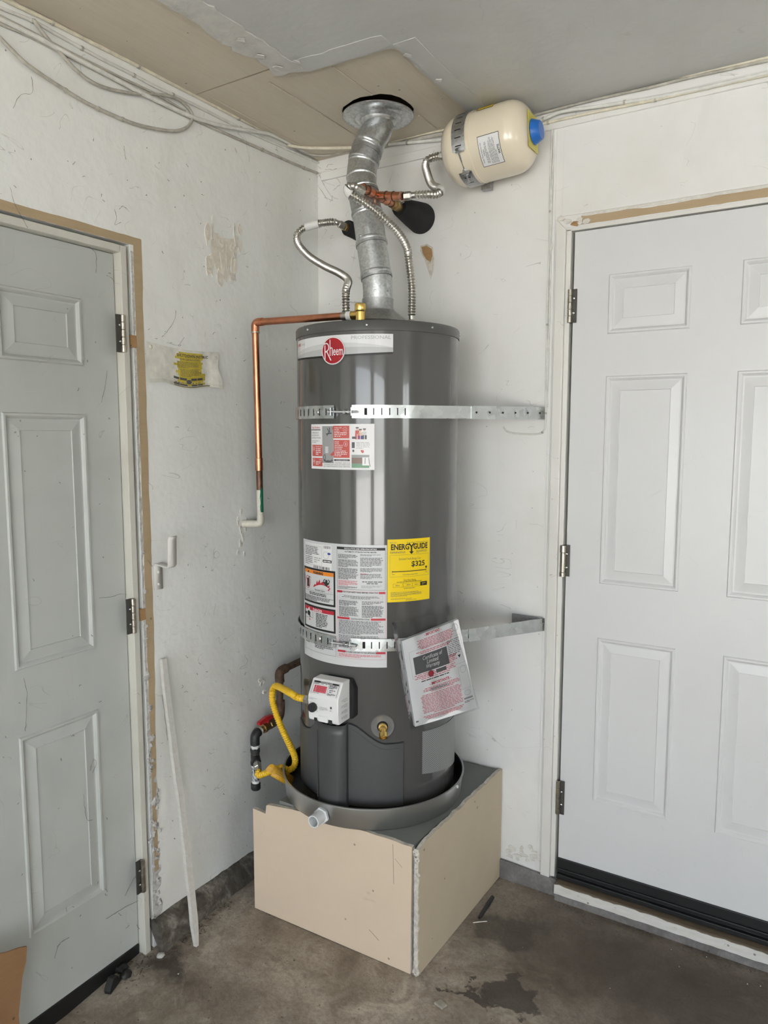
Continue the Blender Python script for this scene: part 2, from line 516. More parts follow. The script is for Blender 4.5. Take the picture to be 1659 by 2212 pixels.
# ------------------------------------------------------------------ mesh helpers
class MB:
    def __init__(s):
        s.v, s.f, s.mi = [], [], []

    def add(s, verts, faces, mi=0):
        n = len(s.v)
        s.v += [Vector(q) for q in verts]
        s.f += [tuple(i + n for i in f) for f in faces]
        s.mi += [mi] * len(faces)
        return s

    def box(s, lo, hi, mi=0):
        x0, y0, z0 = lo
        x1, y1, z1 = hi
        return s.add([(x0, y0, z0), (x1, y0, z0), (x1, y1, z0), (x0, y1, z0), (x0, y0, z1), (x1, y0, z1), (x1, y1, z1), (x0, y1, z1)],
                     [(0, 3, 2, 1), (4, 5, 6, 7), (0, 1, 5, 4), (1, 2, 6, 5), (2, 3, 7, 6), (3, 0, 4, 7)], mi)

    def obox(s, c, ax, ay, az, hx, hy, hz, mi=0):
        c, ax, ay, az = Vector(c), Vector(ax), Vector(ay), Vector(az)
        vs = [c + ax * (hx * i) + ay * (hy * j) + az * (hz * k) for k in (-1, 1) for j in (-1, 1) for i in (-1, 1)]
        return s.add(vs, [(0, 2, 3, 1), (4, 5, 7, 6), (0, 1, 5, 4), (1, 3, 7, 5), (3, 2, 6, 7), (2, 0, 4, 6)], mi)

    def bar(s, a, b, w, h, up=(0, 0, 1), mi=0):
        a, b = Vector(a), Vector(b)
        d = (b - a)
        L = d.length
        d.normalize()
        u = Vector(up)
        sd_ = d.cross(u).normalized()
        u = sd_.cross(d)
        return s.obox((a + b) / 2, d, sd_, u, L / 2, w / 2, h / 2, mi)

    def prism(s, pts, ext, mi=0, holes=()):
        """polygon (list of 3D points) extruded by vector ext"""
        ext = Vector(ext)
        loops = [[Vector(q) for q in pts]] + [[Vector(q) for q in h] for h in holes]
        flat = [q for l in loops for q in l]
        n = len(flat)
        tri = tessellate_polygon(loops)
        fs = [tuple(t) for t in tri] + [tuple(i + n for i in reversed(t)) for t in tri]
        k = 0
        for l in loops:
            m = len(l)
            for i in range(m):
                j = (i + 1) % m
                fs.append((k + i, k + j, k + j + n, k + i + n))
            k += m
        return s.add(flat + [q + ext for q in flat], fs, mi)

    def tube(s, path, r, n=12, caps=True, mi=0, flat=1.0):
        path = [Vector(q) for q in path]
        m = len(path)
        rr = r if isinstance(r, (list, tuple)) else [r] * m
        t = [(path[min(i + 1, m - 1)] - path[max(i - 1, 0)]).normalized() for i in range(m)]
        u = t[0].orthogonal().normalized()
        base = len(s.v)
        vs, fs = [], []
        for i in range(m):
            u = (u - t[i] * u.dot(t[i])).normalized()
            w = t[i].cross(u)
            for k in range(n):
                a = 2 * PI * k / n
                vs.append(path[i] + (u * math.cos(a) + w * math.sin(a) * flat) * rr[i])
        for i in range(m - 1):
            for k in range(n):
                k2 = (k + 1) % n
                fs.append((i * n + k, i * n + k2, (i + 1) * n + k2, (i + 1) * n + k))
        if caps:
            fs.append(tuple(range(n - 1, -1, -1)))
            fs.append(tuple((m - 1) * n + k for k in range(n)))
        return s.add(vs, fs, mi)

    def lathe(s, prof, c, axis=(0, 0, 1), n=32, mi=0, ref=None, a0=0, a1=2 * PI):
        """profile of (radius, distance along axis)"""
        c, ax = Vector(c), Vector(axis).normalized()
        u = (Vector(ref) - ax * ax.dot(Vector(ref))).normalized() if ref else ax.orthogonal().normalized()
        w = ax.cross(u)
        full = abs(a1 - a0 - 2 * PI) < 1e-6
        nn = n if full else n + 1
        vs, fs = [], []
        for (r, h) in prof:
            for k in range(nn):
                a = a0 + (a1 - a0) * k / n
                vs.append(c + ax * h + (u * math.cos(a) + w * math.sin(a)) * max(r, 1e-5))
        for i in range(len(prof) - 1):
            for k in range(n):
                k2 = (k + 1) % nn
                fs.append((i * nn + k, i * nn + k2, (i + 1) * nn + k2, (i + 1) * nn + k))
        return s.add(vs, fs, mi)

    def cyl(s, a, b, r, n=16, mi=0, r2=None):
        return s.tube([a, b], [r, r if r2 is None else r2], n, True, mi)


def spline(pts, per=8):
    pts = [Vector(q) for q in pts]
    out = []
    P = [2 * pts[0] - pts[1]] + pts + [2 * pts[-1] - pts[-2]]
    for i in range(1, len(P) - 2):
        a, b, c, d = P[i - 1], P[i], P[i + 1], P[i + 2]
        for k in range(per):
            t = k / per
            out.append(0.5 * ((2 * b) + (c - a) * t + (2 * a - 5 * b + 4 * c - d) * t * t + (3 * b - a - 3 * c + d) * t ** 3))
    out.append(pts[-1])
    return out


def resample(path, step):
    L = [0.0]
    for i in range(1, len(path)):
        L.append(L[-1] + (path[i] - path[i - 1]).length)
    n = max(2, int(L[-1] / step) + 1)
    out, j = [], 0
    for k in range(n):
        d = L[-1] * k / (n - 1)
        while j < len(L) - 2 and L[j + 1] < d:
            j += 1
        t = (d - L[j]) / max(1e-9, L[j + 1] - L[j])
        out.append(path[j].lerp(path[j + 1], t))
    return out


ROOT_LOC = {}


def root_of(o):
    while o.parent:
        o = o.parent
    return o


def obj(name, mb, mat, parent=None, smooth=True, ang=35, bevel=0.0, seg=2, label=None):
    me = bpy.data.meshes.new(name)
    off = Vector(root_of(parent).location) if parent else Vector((0, 0, 0))
    me.from_pydata([q - off for q in mb.v], [], mb.f)
    ms = mat if isinstance(mat, (list, tuple)) else [mat]
    for q in ms:
        me.materials.append(MATS[q])
    if len(ms) > 1:
        me.polygons.foreach_set('material_index', mb.mi)
    bm = bmesh.new()
    bm.from_mesh(me)
    bmesh.ops.recalc_face_normals(bm, faces=bm.faces)
    bm.to_mesh(me)
    bm.free()
    if smooth:
        me.polygons.foreach_set('use_smooth', [True] * len(me.polygons))
        me.set_sharp_from_angle(angle=math.radians(ang))
    me.update()
    o = bpy.data.objects.new(name, me)
    COL.objects.link(o)
    if parent:
        o.parent = parent
    if bevel > 0:
        bv = o.modifiers.new('bevel', 'BEVEL')
        bv.width = bevel
        bv.segments = seg
        bv.limit_method = 'ANGLE'
        bv.angle_limit = math.radians(40)
    if label:
        o['label'] = label
    return o


def tag(o, label, cat, group=None):
    o['label'] = label
    o['category'] = cat
    if group:
        o['group'] = group
    return o


def thing(name, label, cat, loc=(0, 0, 0), group=None):
    o = bpy.data.objects.new(name, None)
    o.empty_display_size = 0.05
    o.location = loc
    COL.objects.link(o)
    if cat == 'structure':
        o['kind'] = 'structure'
        if label:
            o['label'] = label
        return o
    return tag(o, label, cat, group)


def struct(o, label=None):
    o['kind'] = 'structure'
    if label:
        o['label'] = label
    return o


# ------------------------------------------------------------------ flat print on a mapped surface
TXT = {}


def text_geo(t, off=0.0):
    key = (t, off)
    if key in TXT:
        return TXT[key]
    cu = bpy.data.curves.new('t', 'FONT')
    cu.body = t
    cu.size = 1.0
    cu.resolution_u = 2
    cu.offset = off
    ob = bpy.data.objects.new('t', cu)
    COL.objects.link(ob)
    dg = bpy.context.evaluated_depsgraph_get()
    me = bpy.data.meshes.new_from_object(ob.evaluated_get(dg))
    vs = [(q.co.x, q.co.y) for q in me.vertices]
    fs = [tuple(f.vertices) for f in me.polygons]
    bpy.data.objects.remove(ob, do_unlink=True)
    bpy.data.curves.remove(cu)
    bpy.data.meshes.remove(me)
    TXT[key] = (vs, fs)
    return TXT[key]


class Decal:
    def __init__(s, fn, seg=0.012):
        s.fn, s.seg, s.mb, s.mats = fn, seg, MB(), []

    def mi(s, mat):
        if mat not in s.mats:
            s.mats.append(mat)
        return s.mats.index(mat)

    def rect(s, u0, v0, u1, v1, mat, layer=1):
        nu = max(1, math.ceil(abs(u1 - u0) / s.seg))
        nv = max(1, math.ceil(abs(v1 - v0) / s.seg)) if s.seg < 0.5 and getattr(s, 'bend_v', False) else 1
        vs = [s.fn(u0 + (u1 - u0) * i / nu, v0 + (v1 - v0) * j / nv, layer) for j in range(nv + 1) for i in range(nu + 1)]
        fs = [(j * (nu + 1) + i, j * (nu + 1) + i + 1, (j + 1) * (nu + 1) + i + 1, (j + 1) * (nu + 1) + i) for j in range(nv) for i in range(nu)]
        s.mb.add(vs, fs, s.mi(mat))

    def frame(s, u0, v0, u1, v1, t, mat, layer=2):
        s.rect(u0, v0, u1, v0 + t, mat, layer)
        s.rect(u0, v1 - t, u1, v1, mat, layer)
        s.rect(u0, v0 + t, u0 + t, v1 - t, mat, layer)
        s.rect(u1 - t, v0 + t, u1, v1 - t, mat, layer)

    def poly(s, pts, mat, layer=2):
        tri = tessellate_polygon([[Vector((a, b, 0)) for a, b in pts]])
        s.mb.add([s.fn(a, b, layer) for a, b in pts], [tuple(t) for t in tri], s.mi(mat))

    def disc(s, u, v, ru, rv, mat, layer=2, n=28):
        vs = [s.fn(u, v, layer)] + [s.fn(u + ru * math.cos(2 * PI * k / n), v + rv * math.sin(2 * PI * k / n), layer) for k in range(n)]
        s.mb.add(vs, [(0, 1 + k, 1 + (k + 1) % n) for k in range(n)], s.mi(mat))

    def ring(s, u, v, ru, rv, t, mat, layer=2, n=28):
        vs, fs = [], []
        for k in range(n):
            a = 2 * PI * k / n
            vs += [s.fn(u + ru * math.cos(a), v + rv * math.sin(a), layer), s.fn(u + (ru - t) * math.cos(a), v + (rv - t) * math.sin(a), layer)]
        for k in range(n):
            j = (k + 1) % n
            fs.append((2 * k, 2 * j, 2 * j + 1, 2 * k + 1))
        s.mb.add(vs, fs, s.mi(mat))

    def stroke(s, pts, w, mat, layer=2):
        for (a, b), (c, d) in zip(pts[:-1], pts[1:]):
            L = math.hypot(c - a, d - b) or 1e-9
            nx, ny = -(d - b) / L * w / 2, (c - a) / L * w / 2
            ex, ey = (c - a) / L * w * 0.25, (d - b) / L * w * 0.25
            s.mb.add([s.fn(a + nx - ex, b + ny - ey, layer), s.fn(a - nx - ex, b - ny - ey, layer), s.fn(c - nx + ex, d - ny + ey, layer), s.fn(c + nx + ex, d + ny + ey, layer)],
                     [(0, 1, 2, 3)], s.mi(mat))

    def text(s, t, u, v, h, mat, w=None, bold=0.0, al='L', layer=2, skew=0.0):
        vs, fs = text_geo(t, bold)
        if not vs:
            return
        x0 = min(q[0] for q in vs)
        x1 = max(q[0] for q in vs)
        sy = h / 0.72
        sx = (w / (x1 - x0)) if w else sy
        W = (x1 - x0) * sx
        u0 = u - (0 if al == 'L' else W / 2 if al == 'C' else W)
        s.mb.add([s.fn(u0 + (x - x0) * sx + skew * y * sy, v + y * sy, layer) for x, y in vs], fs, s.mi(mat))

    def para(s, u0, v0, u1, v1, n, mat, seed=0, fill=0.5, al='L', layer=2, last=0.5):
        """unreadably small lines of print"""
        r = random.Random(seed)
        p = (v1 - v0) / n
        for i in range(n):
            y = v1 - (i + 0.5) * p
            W = (u1 - u0) * (last if i == n - 1 else r.uniform(0.86, 1.0))
            x = u0 if al == 'L' else (u0 + u1 - W) / 2
            end = x + W
            while x < end:
                wl = min(end - x, p * r.uniform(0.7, 3.2))
                s.rect(x, y - p * fill / 2, x + wl, y + p * fill / 2, mat, layer)
                x += wl + p * 0.38

    def build(s, name, parent=None, label=None):
        return obj(name, s.mb, s.mats, parent, smooth=False, label=label)

# ================================================================== THE SETTING
HC = 2.55
WT = 0.11


def jag(a, b, n, amp, rnd, keep=True):
    """points from a to b with ragged sideways wobble"""
    a, b = Vector(a), Vector(b)
    d = (b - a)
    s = Vector((-d.y, d.x, 0)) if abs(d.z) < 1e-6 else None
    out = [a]
    for i in range(1, n):
        q = a + d * (i / n)
        out.append((q, rnd.uniform(-amp, amp)))
    return out


def floor_z(x, y):
    f = max(0.0, min(1.0, (-y - 0.66) / 0.5)) * max(0.0, min(1.0, 1 - x / 0.45))
    return -0.045 * f


# floor: gently dished slab
mb = MB()
xs = [-0.12, -0.03] + [0.04 * i for i in range(0, 30)] + [1.4, 2, 3, 4.5, GX + 0.1]
ys = [0.1, 0.02] + [-0.04 * i for i in range(0, 50)] + [-2.2, -3, -4.5, GY - 0.1]
xs = sorted(set(xs))
ys = sorted(set(ys))
vs = [(x, y, floor_z(x, y)) for y in ys for x in xs]
nx = len(xs)
fs = [(j * nx + i, j * nx + i + 1, (j + 1) * nx + i + 1, (j + 1) * nx + i) for j in range(len(ys) - 1) for i in range(nx - 1)]
mb.add(vs, fs)
mb.box((-0.12, GY - 0.1, -0.2), (GX + 0.1, 0.1, -0.1))
struct(obj('floor', mb, 'floor_concrete'), 'stained grey brown concrete garage floor')
mb = MB()
mb.box((-8, -24, -0.25), (20, GY - 0.1, -0.03))
mb.box((GX + 0.1, GY - 0.1, -0.25), (20, 8, -0.03))
struct(obj('driveway', mb, 'driveway_concrete'), 'pale concrete driveway outside the garage')

# left wall (plane x = 0) with the door opening
DLY0, DLY1, DLZ = -0.872, -1.795, 2.066
mb = MB()
mb.box((-WT, DLY0, -0.1), (0, 0.0, 2.75))
mb.box((-WT, DLY1, DLZ), (0, DLY0, 2.75))
mb.box((-WT, GY - 0.1, -0.1), (0, DLY1, 2.75))
wall_left = struct(obj('wall_left', mb, 'left_wall_paint', smooth=False), 'scuffed white painted left garage wall')

# right wall (plane y = 0) with the door opening
DRX0, DRX1, DRZ = 0.955, 1.82, 2.172
mb = MB()
mb.box((-WT, 0, -0.1), (DRX0, WT, 2.75))
mb.box((DRX0, 0, DRZ), (DRX1, WT, 2.75))
mb.box((DRX1, 0, -0.1), (GX + 0.1, WT, 2.75))
wall_right = struct(obj('wall_right', mb, 'right_wall_paint', smooth=False), 'white painted wall behind the water heater')

mb = MB()
mb.box((GX, GY, -0.1), (GX + WT, SDY0, 2.75))
mb.box((GX, SDY1, -0.1), (GX + WT, 0, 2.75))
mb.box((GX, SDY0, SDZ), (GX + WT, SDY1, 2.75))
mb.box((GX, SDY0, -0.1), (GX + WT, SDY1, SWZ))
struct(obj('wall_far', mb, 'right_wall_paint', smooth=False), 'far side wall with a small high window')
mb = MB()
for a_, b_, c_, d_ in ((SDY0, SDY0 + 0.05, SWZ, SDZ), (SDY1 - 0.05, SDY1, SWZ, SDZ), (SDY0, SDY1, SWZ, SWZ + 0.05), (SDY0, SDY1, SDZ - 0.05, SDZ), (-2.47, -2.43, SWZ, SDZ)):
    mb.box((GX + 0.03, a_, c_), (GX + 0.07, b_, d_))
struct(obj('window_1', mb, 'trim_paint', smooth=False), 'open high window frame in the far wall')
mb = MB()
mb.box((-WT, GY - WT, -0.1), (OPX0, GY, 2.75))
mb.box((OPX1, GY - WT, -0.1), (GX + WT, GY, 2.75))
mb.box((OPX0, GY - WT, OPZ), (OPX1, GY, 2.75))
mb.box((2.95, GY - WT, -0.1), (3.45, GY, OPZ))
struct(obj('wall_rear', mb, 'right_wall_paint', smooth=False), 'wall with the open garage door')

# ceiling: roof deck, two tan boards, painted drywall sheet over them
mb = MB()
mb.box((-WT, GY - WT, 2.64), (GX + WT, WT, 2.75))
ceiling = struct(obj('ceiling', mb, 'sill_wood', smooth=False), 'garage ceiling with torn drywall and bare tan boards')
fl_c = Vector((0.405, -0.225, HC))
rr = random.Random(3)
mb = MB()
mb.prism([(0, GY, HC), (0.45, GY, HC), (0.45, -0.628, HC), (0, -0.622, HC)], (0, 0, 0.012))
obj('tan_board', mb, 'tan_ceiling_board', ceiling, smooth=False, label='tan bare ceiling board along the left wall')
hole = []
for k in range(26):
    a = 2 * PI * k / 26
    r_ = 0.112 + rr.uniform(-0.004, 0.006) + 0.022 * max(0, math.cos(a + 0.75)) ** 3
    hole.append((fl_c.x + r_ * math.cos(a), fl_c.y + r_ * math.sin(a), HC))
mb = MB()
mb.prism([(0, -0.617, HC + 0.001), (0.75, -0.617, HC + 0.001), (0.75, 0, HC + 0.001), (0, 0, HC + 0.001)], (0, 0, 0.012), holes=[[(a, b, HC + 0.001) for a, b, c in hole]])
obj('tan_board', mb, 'tan_ceiling_board', ceiling, smooth=False, label='tan bare ceiling board around the flue')
for x, y0, y1 in ((0.25, -0.57, -0.13), (0.457, -0.545, -0.345), (0.038, -0.58, -0.13), (0.51, -0.15, -0.03)):
    mb = MB()
    mb.prism([(x - 0.003, y0, HC), (x + 0.003, y0, HC), (x + 0.004, y1, HC), (x - 0.002, y1, HC)], (0, 0, -0.0022))
    obj('filler_ridge', mb, 'tan_ceiling_board', ceiling, bevel=0.0008)
# painted drywall sheet with the torn edge
edge = []
y = GY
while y < -0.64:
    amp = 0.013 if y > -1.6 else 0.006
    edge.append((0.318 + rr.uniform(-amp, amp) + 0.012 * math.sin(y * 9), y))
    y += rr.uniform(0.012, 0.035) if y > -1.6 else 0.4
edge += [(0.312, -0.632), (0.306, -0.618), (0.325, -0.602), (0.35, -0.607), (0.372, -0.592), (0.40, -0.583)]
x = 0.43
while x < 0.65:
    edge.append((x, -0.578 + 0.012 * (x - 0.43) / 0.2 + rr.uniform(-0.003, 0.003)))
    x += 0.03
edge += [(0.663, -0.562)]
y = -0.54
while y < -0.02:
    edge.append((0.667 + rr.uniform(-0.0025, 0.0025), y))
    y += 0.035
edge += [(0.665, 0.0), (GX, 0.0), (GX, GY)]
mb = MB()
mb.prism([(a, b, HC) for a, b in edge], (0, 0, -0.013))
obj('drywall_sheet', mb, 'ceiling_paint', ceiling, smooth=False, label='grey white painted ceiling drywall with torn edge')


def band(pts0, pts1, z, th, name, mat, parent, label=None):
    mb = MB()
    mb.prism([(a, b, z) for a, b in pts0] + [(a, b, z) for a, b in reversed(pts1)], (0, 0, th))
    return obj(name, mb, mat, parent, smooth=True, bevel=0.0012, label=label)


e0 = [q for q in edge if q[1] > -2.2 and q[1] < -0.60 and q[0] < 0.4]
band([(a + 0.003, b) for a, b in e0], [(0.40 + rr.uniform(-0.006, 0.006), b) for a, b in e0], HC - 0.0128, -0.004, 'joint_compound', 'joint_mud', ceiling)
xs_ = [0.40 + 0.03 * i for i in range(10)]
band([(a, -0.577 + rr.uniform(-0.003, 0.002)) for a in xs_], [(a, -0.645 + 0.03 * (a - 0.4) + rr.uniform(-0.006, 0.006)) for a in xs_], HC - 0.0128, -0.002, 'joint_compound', 'ceiling_paint', ceiling)
ys_ = [-0.58 + 0.05 * i for i in range(11)]
band([(0.672 + rr.uniform(-0.002, 0.003), b) for b in ys_], [(0.735 + rr.uniform(-0.006, 0.006), b) for b in ys_], HC - 0.0128, -0.002, 'joint_compound', 'ceiling_paint', ceiling)
# peeled curl at the torn corner
for (px, py, sz) in ((520, 85, 0.012), (560, 120, 0.016), (600, 145, 0.02), (640, 132, 0.014), (880, 118, 0.012), (945, 172, 0.012)):
    c = CE(px, py, HC - 0.017)
    mb = MB()
    pts = [(c.x + sz * rr.uniform(0.5, 1.2) * math.cos(k), c.y + sz * rr.uniform(0.5, 1.2) * math.sin(k), c.z + rr.uniform(-0.004, 0.0)) for k in (0, 1, 2, 3, 4, 5)]
    mb.prism(pts, (0, 0, -0.0015))
    obj('paint_flake', mb, 'joint_mud', ceiling, smooth=False)

# concrete stem along the bottom of the walls
mb = MB()
prof = [(-0.02, 0.07), (0.004, 0.075), (0.028, 0.064), (0.046, 0.03), (0.054, -0.06)]
ys_ = [-0.879 + 0.868 * i / 34 for i in range(35)]
vs, fs = [], []
for j, y in enumerate(ys_):
    for (x, z) in prof:
        vs.append((x + rr.uniform(-0.003, 0.003) * (0.45 if j == 0 else 0.8 if j == 1 else 1), y, z + rr.uniform(-0.003, 0.003) - 0.018 * (j / 34)))
m_ = len(prof)
for j in range(34):
    for i in range(m_ - 1):
        fs.append((j * m_ + i, j * m_ + i + 1, (j + 1) * m_ + i + 1, (j + 1) * m_ + i))
fs.append(tuple(range(m_)))
fs.append(tuple(34 * m_ + i for i in range(m_)))
mb.add(vs, fs)
struct(obj('baseboard_left', mb, 'curb_concrete', ang=70), 'dirty rough concrete curb under the left wall')
mb = MB()
mb.prism([(0.55, -0.004, -0.05), (0.55, -0.004, 0.072), (0.66, -0.004, 0.069), (0.8, -0.004, 0.066), (0.88, -0.004, 0.062), (0.977, -0.004, 0.058), (0.977, -0.004, -0.05)], (0, -0.009, 0))
struct(obj('baseboard_right', mb, 'stem_concrete', smooth=False, bevel=0.003), 'grey concrete stem under the right wall')


# ------------------------------------------------------------------ doors
def door_leaf(W, Ht, fn, parent, mat, th=0.04):
    """six-panel leaf; fn(u, v, d) maps width, height, outward depth to space"""
    cu = [0, 0.108, 0.108 + 0.234, W - 0.108 - 0.234, W - 0.108, W]
    cv = [0, 0.228, 0.772, 0.946, 1.590, 1.716, 1.892, Ht]
    leaf = MB()
    for i in range(5):
        for j in range(7):
            if i in (1, 3) and j in (1, 3, 5):
                continue
            leaf.add([fn(cu[i], cv[j], 0), fn(cu[i + 1], cv[j], 0), fn(cu[i + 1], cv[j + 1], 0), fn(cu[i], cv[j + 1], 0)], [(0, 1, 2, 3)])
    b = [fn(0, 0, 0), fn(W, 0, 0), fn(W, Ht, 0), fn(0, Ht, 0), fn(0, 0, -th), fn(W, 0, -th), fn(W, Ht, -th), fn(0, Ht, -th)]
    leaf.add(b, [(4, 5, 6, 7), (0, 1, 5, 4), (1, 2, 6, 5), (2, 3, 7, 6), (3, 0, 4, 7)])
    obj('door_leaf', leaf, mat, parent, smooth=False)
    rings = [(0.0, 0.0), (0.003, 0.0045), (0.008, 0.0045), (0.012, 0.001), (0.015, -0.003), (0.019, -0.003), (0.044, 0.0015), (0.0455, -0.0012), (0.050, -0.0012)]
    for i in (1, 3):
        for j in (1, 3, 5):
            p = MB()
            vs = []
            for (o_, d) in rings:
                vs += [fn(cu[i] + o_, cv[j] + o_, d), fn(cu[i + 1] - o_, cv[j] + o_, d), fn(cu[i + 1] - o_, cv[j + 1] - o_, d), fn(cu[i] + o_, cv[j + 1] - o_, d)]
            fs = []
            for r in range(len(rings) - 1):
                for k in range(4):
                    k2 = (k + 1) % 4
                    fs.append((r * 4 + k, r * 4 + k2, r * 4 + 4 + k2, r * 4 + 4 + k))
            fs.append(tuple(len(rings) * 4 - 4 + k for k in range(4)))
            p.add(vs, fs)
            obj('panel', p, mat, parent, smooth=False)


def hinge(c, out, side, parent, h=0.102, spring=False):
    """knuckle cylinder with joint grooves, dark leaf beside it, two pins"""
    c, out, side = Vector(c), Vector(out), Vector(side)
    g = MB()
    r = 0.0072
    prof = [(0.002, -h / 2)]
    n = 5
    for k in range(n):
        a, b = -h / 2 + h * k / n, -h / 2 + h * (k + 1) / n
        prof += [(r * 0.8, a + 0.0002), (r, a + 0.0012), (r, b - 0.0012), (r * 0.8, b - 0.0002)]
    prof += [(0.002, h / 2), (0.002, h / 2)]
    if spring:
        r = 0.0105
        prof = [(0.001, -h / 2), (r, -h / 2), (r, -h / 2 + 0.012), (r * .86, -h / 2 + 0.014), (r * .86, h / 2 - 0.026), (r, h / 2 - 0.024), (r, h / 2 - 0.002), (0.001, h / 2)]
    g.lathe(prof, c + out * 0.006, (0, 0, 1), 16)
    hg = obj('hinge', g, 'worn_nickel_hinge', parent, label='worn steel door hinge')
    l = MB()
    l.obox(c + side * 0.010 + out * 0.001, side, out, (0, 0, 1), 0.010, 0.002, h / 2)
    obj('hinge_leaf', l, 'dark_hinge_leaf', hg, smooth=False)
    for dz in (-0.022, 0.022):
        q = MB()
        p0 = c + side * 0.012 + Vector((0, 0, dz)) + out * 0.002
        q.lathe([(0.0005, 0.0075), (0.0035, 0.006), (0.004, 0.003), (0.002, 0)], p0, out, 10)
        obj('screw', q, 'zinc_bolt', hg)
    return hg


# left grey door
door1 = thing('door_1', 'grey six-panel steel door in the left wall', 'structure', (0, -1.3, 0))
Wd = 0.815
door_leaf(Wd, 2.028, lambda u, v, d: (-0.026 + d, -0.909 - u, 0.008 + v), door1, 'grey_door_paint')
mb = MB()
mb.box((-0.066, -0.909 - Wd, -0.06), (-0.022, -0.909, 0.0085))
obj('door_sweep', mb, 'black_rubber', door1, smooth=False, bevel=0.003, label='black rubber door bottom sweep')
for zc in (1.820, 1.026, 0.234):
    hinge((-0.002, -0.9075, zc), (1, 0, 0), (0, -1, 0), door1)
trim1 = thing('trim_1', 'cream door jamb around the grey door', 'structure', (0, -1.3, 0))
mb = MB()
mb.box((-WT, -0.906, -0.06), (0.002, -0.8855, 2.058))
obj('side_jamb', mb, 'cream_jamb_paint', trim1, smooth=False, bevel=0.002)
mb = MB()
mb.box((-WT, -1.727 - 0.024, -0.06), (0.002, -1.727, 2.058))
obj('side_jamb', mb, 'cream_jamb_paint', trim1, smooth=False, bevel=0.002)
mb = MB()
mb.box((-WT, -1.727, 2.038), (0.002, -0.906, 2.058))
obj('head_jamb', mb, 'cream_jamb_paint', trim1, smooth=False, bevel=0.002)
mb = MB()
mb.box((-WT - 0.02, -1.80, -0.06), (-WT, -0.86, 2.08))
obj('backing', mb, 'black_void', trim1, smooth=False)


def ragged_strip(along, a, b, inner, outer, th, rnd, amp_in, amp_out, n, fn):
    """strip between two ragged edges; fn(t, s, d) -> point"""
    m = MB()
    vi, vo = [], []
    for k in range(n + 1):
        t = a + (b - a) * k / n
        vi.append(fn(t, inner(t) + rnd.uniform(-amp_in, amp_in), th))
        vo.append(fn(t, outer(t) + rnd.uniform(-amp_out, amp_out), th * rnd.uniform(0.5, 1.0)))
    vb_i = [fn(a + (b - a) * k / n, inner(a + (b - a) * k / n), -0.004) for k in range(n + 1)]
    vb_o = [Vector(vo[k]) - (Vector(fn(0, 0, th)) - Vector(fn(0, 0, -0.004))) for k in range(n + 1)]
    vs = vi + vo + vb_i + vb_o
    N1 = n + 1
    fs = []
    for k in range(n):
        fs += [(k, k + 1, N1 + k + 1, N1 + k), (k, 2 * N1 + k, 2 * N1 + k + 1, k + 1), (N1 + k, N1 + k + 1, 3 * N1 + k + 1, 3 * N1 + k)]
    m.add(vs, fs)
    return m


r5 = random.Random(11)
# crumbling plaster edge beside the jamb, tan paper strip where the casing was
pw = lambda z: -0.859 + (0.022 * max(0, min(1, (0.72 - z) / 0.25)) if z < 0.72 else 0)
m = ragged_strip('z', 0.02, 2.05, lambda z: -0.8705, pw, 0.004, r5, 0.0015, 0.003, 120, lambda t, s, d: (d - 0.003, s, t))
obj('plaster_edge', m, 'crumbling_plaster', wall_left, ang=80, label='crumbling white plaster beside the grey door jamb')
m = ragged_strip('z', 0.22, 2.087, lambda z: -0.8605, lambda z: -0.8335 - (0.012 * max(0, min(1, (0.9 - z) / 0.5))), 0.0012, r5, 0.0008, 0.0012, 70, lambda t, s, d: (d, s, t))
obj('bare_paper_strip', m, 'tan_wall_paper', wall_left, smooth=False, label='tan bare strip where the casing was removed')
m = ragged_strip('y', -1.85, -0.834, lambda y: 2.0665, lambda y: 2.089, 0.0012, r5, 0.0008, 0.0012, 40, lambda t, s, d: (d, t, s))
obj('bare_paper_strip', m, 'tan_wall_paper', wall_left, smooth=False, label='tan bare strip above the grey door')
for z in (1.803, 1.022):
    mb = MB()
    mb.box((-0.03, -0.8825, z - 0.017), (0.0018, -0.862, z + 0.017))
    obj('shim', mb, 'raw_wood', wall_left, smooth=False)
# lumps of broken plaster
for k in range(46):
    z = r5.uniform(0.03, 0.68) if k < 36 else r5.uniform(0.7, 1.3)
    y = r5.uniform(-0.871, pw(z) + 0.002)
    mb = MB()
    sz = r5.uniform(0.004, 0.010)
    mb.lathe([(0.0003, 0.006 * r5.uniform(.6, 1.3)), (sz * 0.55, 0.005), (sz, 0.0)], (0, y, z), (1, 0, 0), 6)
    for i in range(len(mb.v)):
        mb.v[i] += Vector((0, r5.uniform(-.3, .3) * sz, r5.uniform(-.5, .5) * sz))
    obj('plaster_lump', mb, 'crumbling_plaster', wall_left, ang=60)

# right white door
door2 = thing('door_2', 'white six-panel door in the right wall', 'structure', (1.38, 0, 0))
door_leaf(Wd, 2.030, lambda u, v, d: (0.976 + u, 0.004 - d, 0.132 + v), door2, 'white_door_paint')
mb = MB()
mb.box((0.976, -0.001, 0.07), (0.976 + Wd, 0.045, 0.132))
mb.box((0.976, -0.008, 0.092), (0.976 + Wd, 0.0, 0.100))
mb.box((0.976, -0.014, 0.066), (0.976 + Wd, 0.0, 0.082))
obj('door_sweep', mb, 'black_rubber', door2, smooth=False, bevel=0.002, label='black rubber door bottom sweep')
hinge((0.9685, 0.0, 1.940), (0, -1, 0), (1, 0, 0), door2)
hinge((0.9685, 0.0, 1.142), (0, -1, 0), (1, 0, 0), door2, spring=True)
hinge((0.9725, 0.0, 0.345), (0, -1, 0), (1, 0, 0), door2, h=0.115)
trim2 = thing('trim_2', 'white door jamb and casing board beside the white door', 'structure', (1.0, 0, 0))
mb = MB()
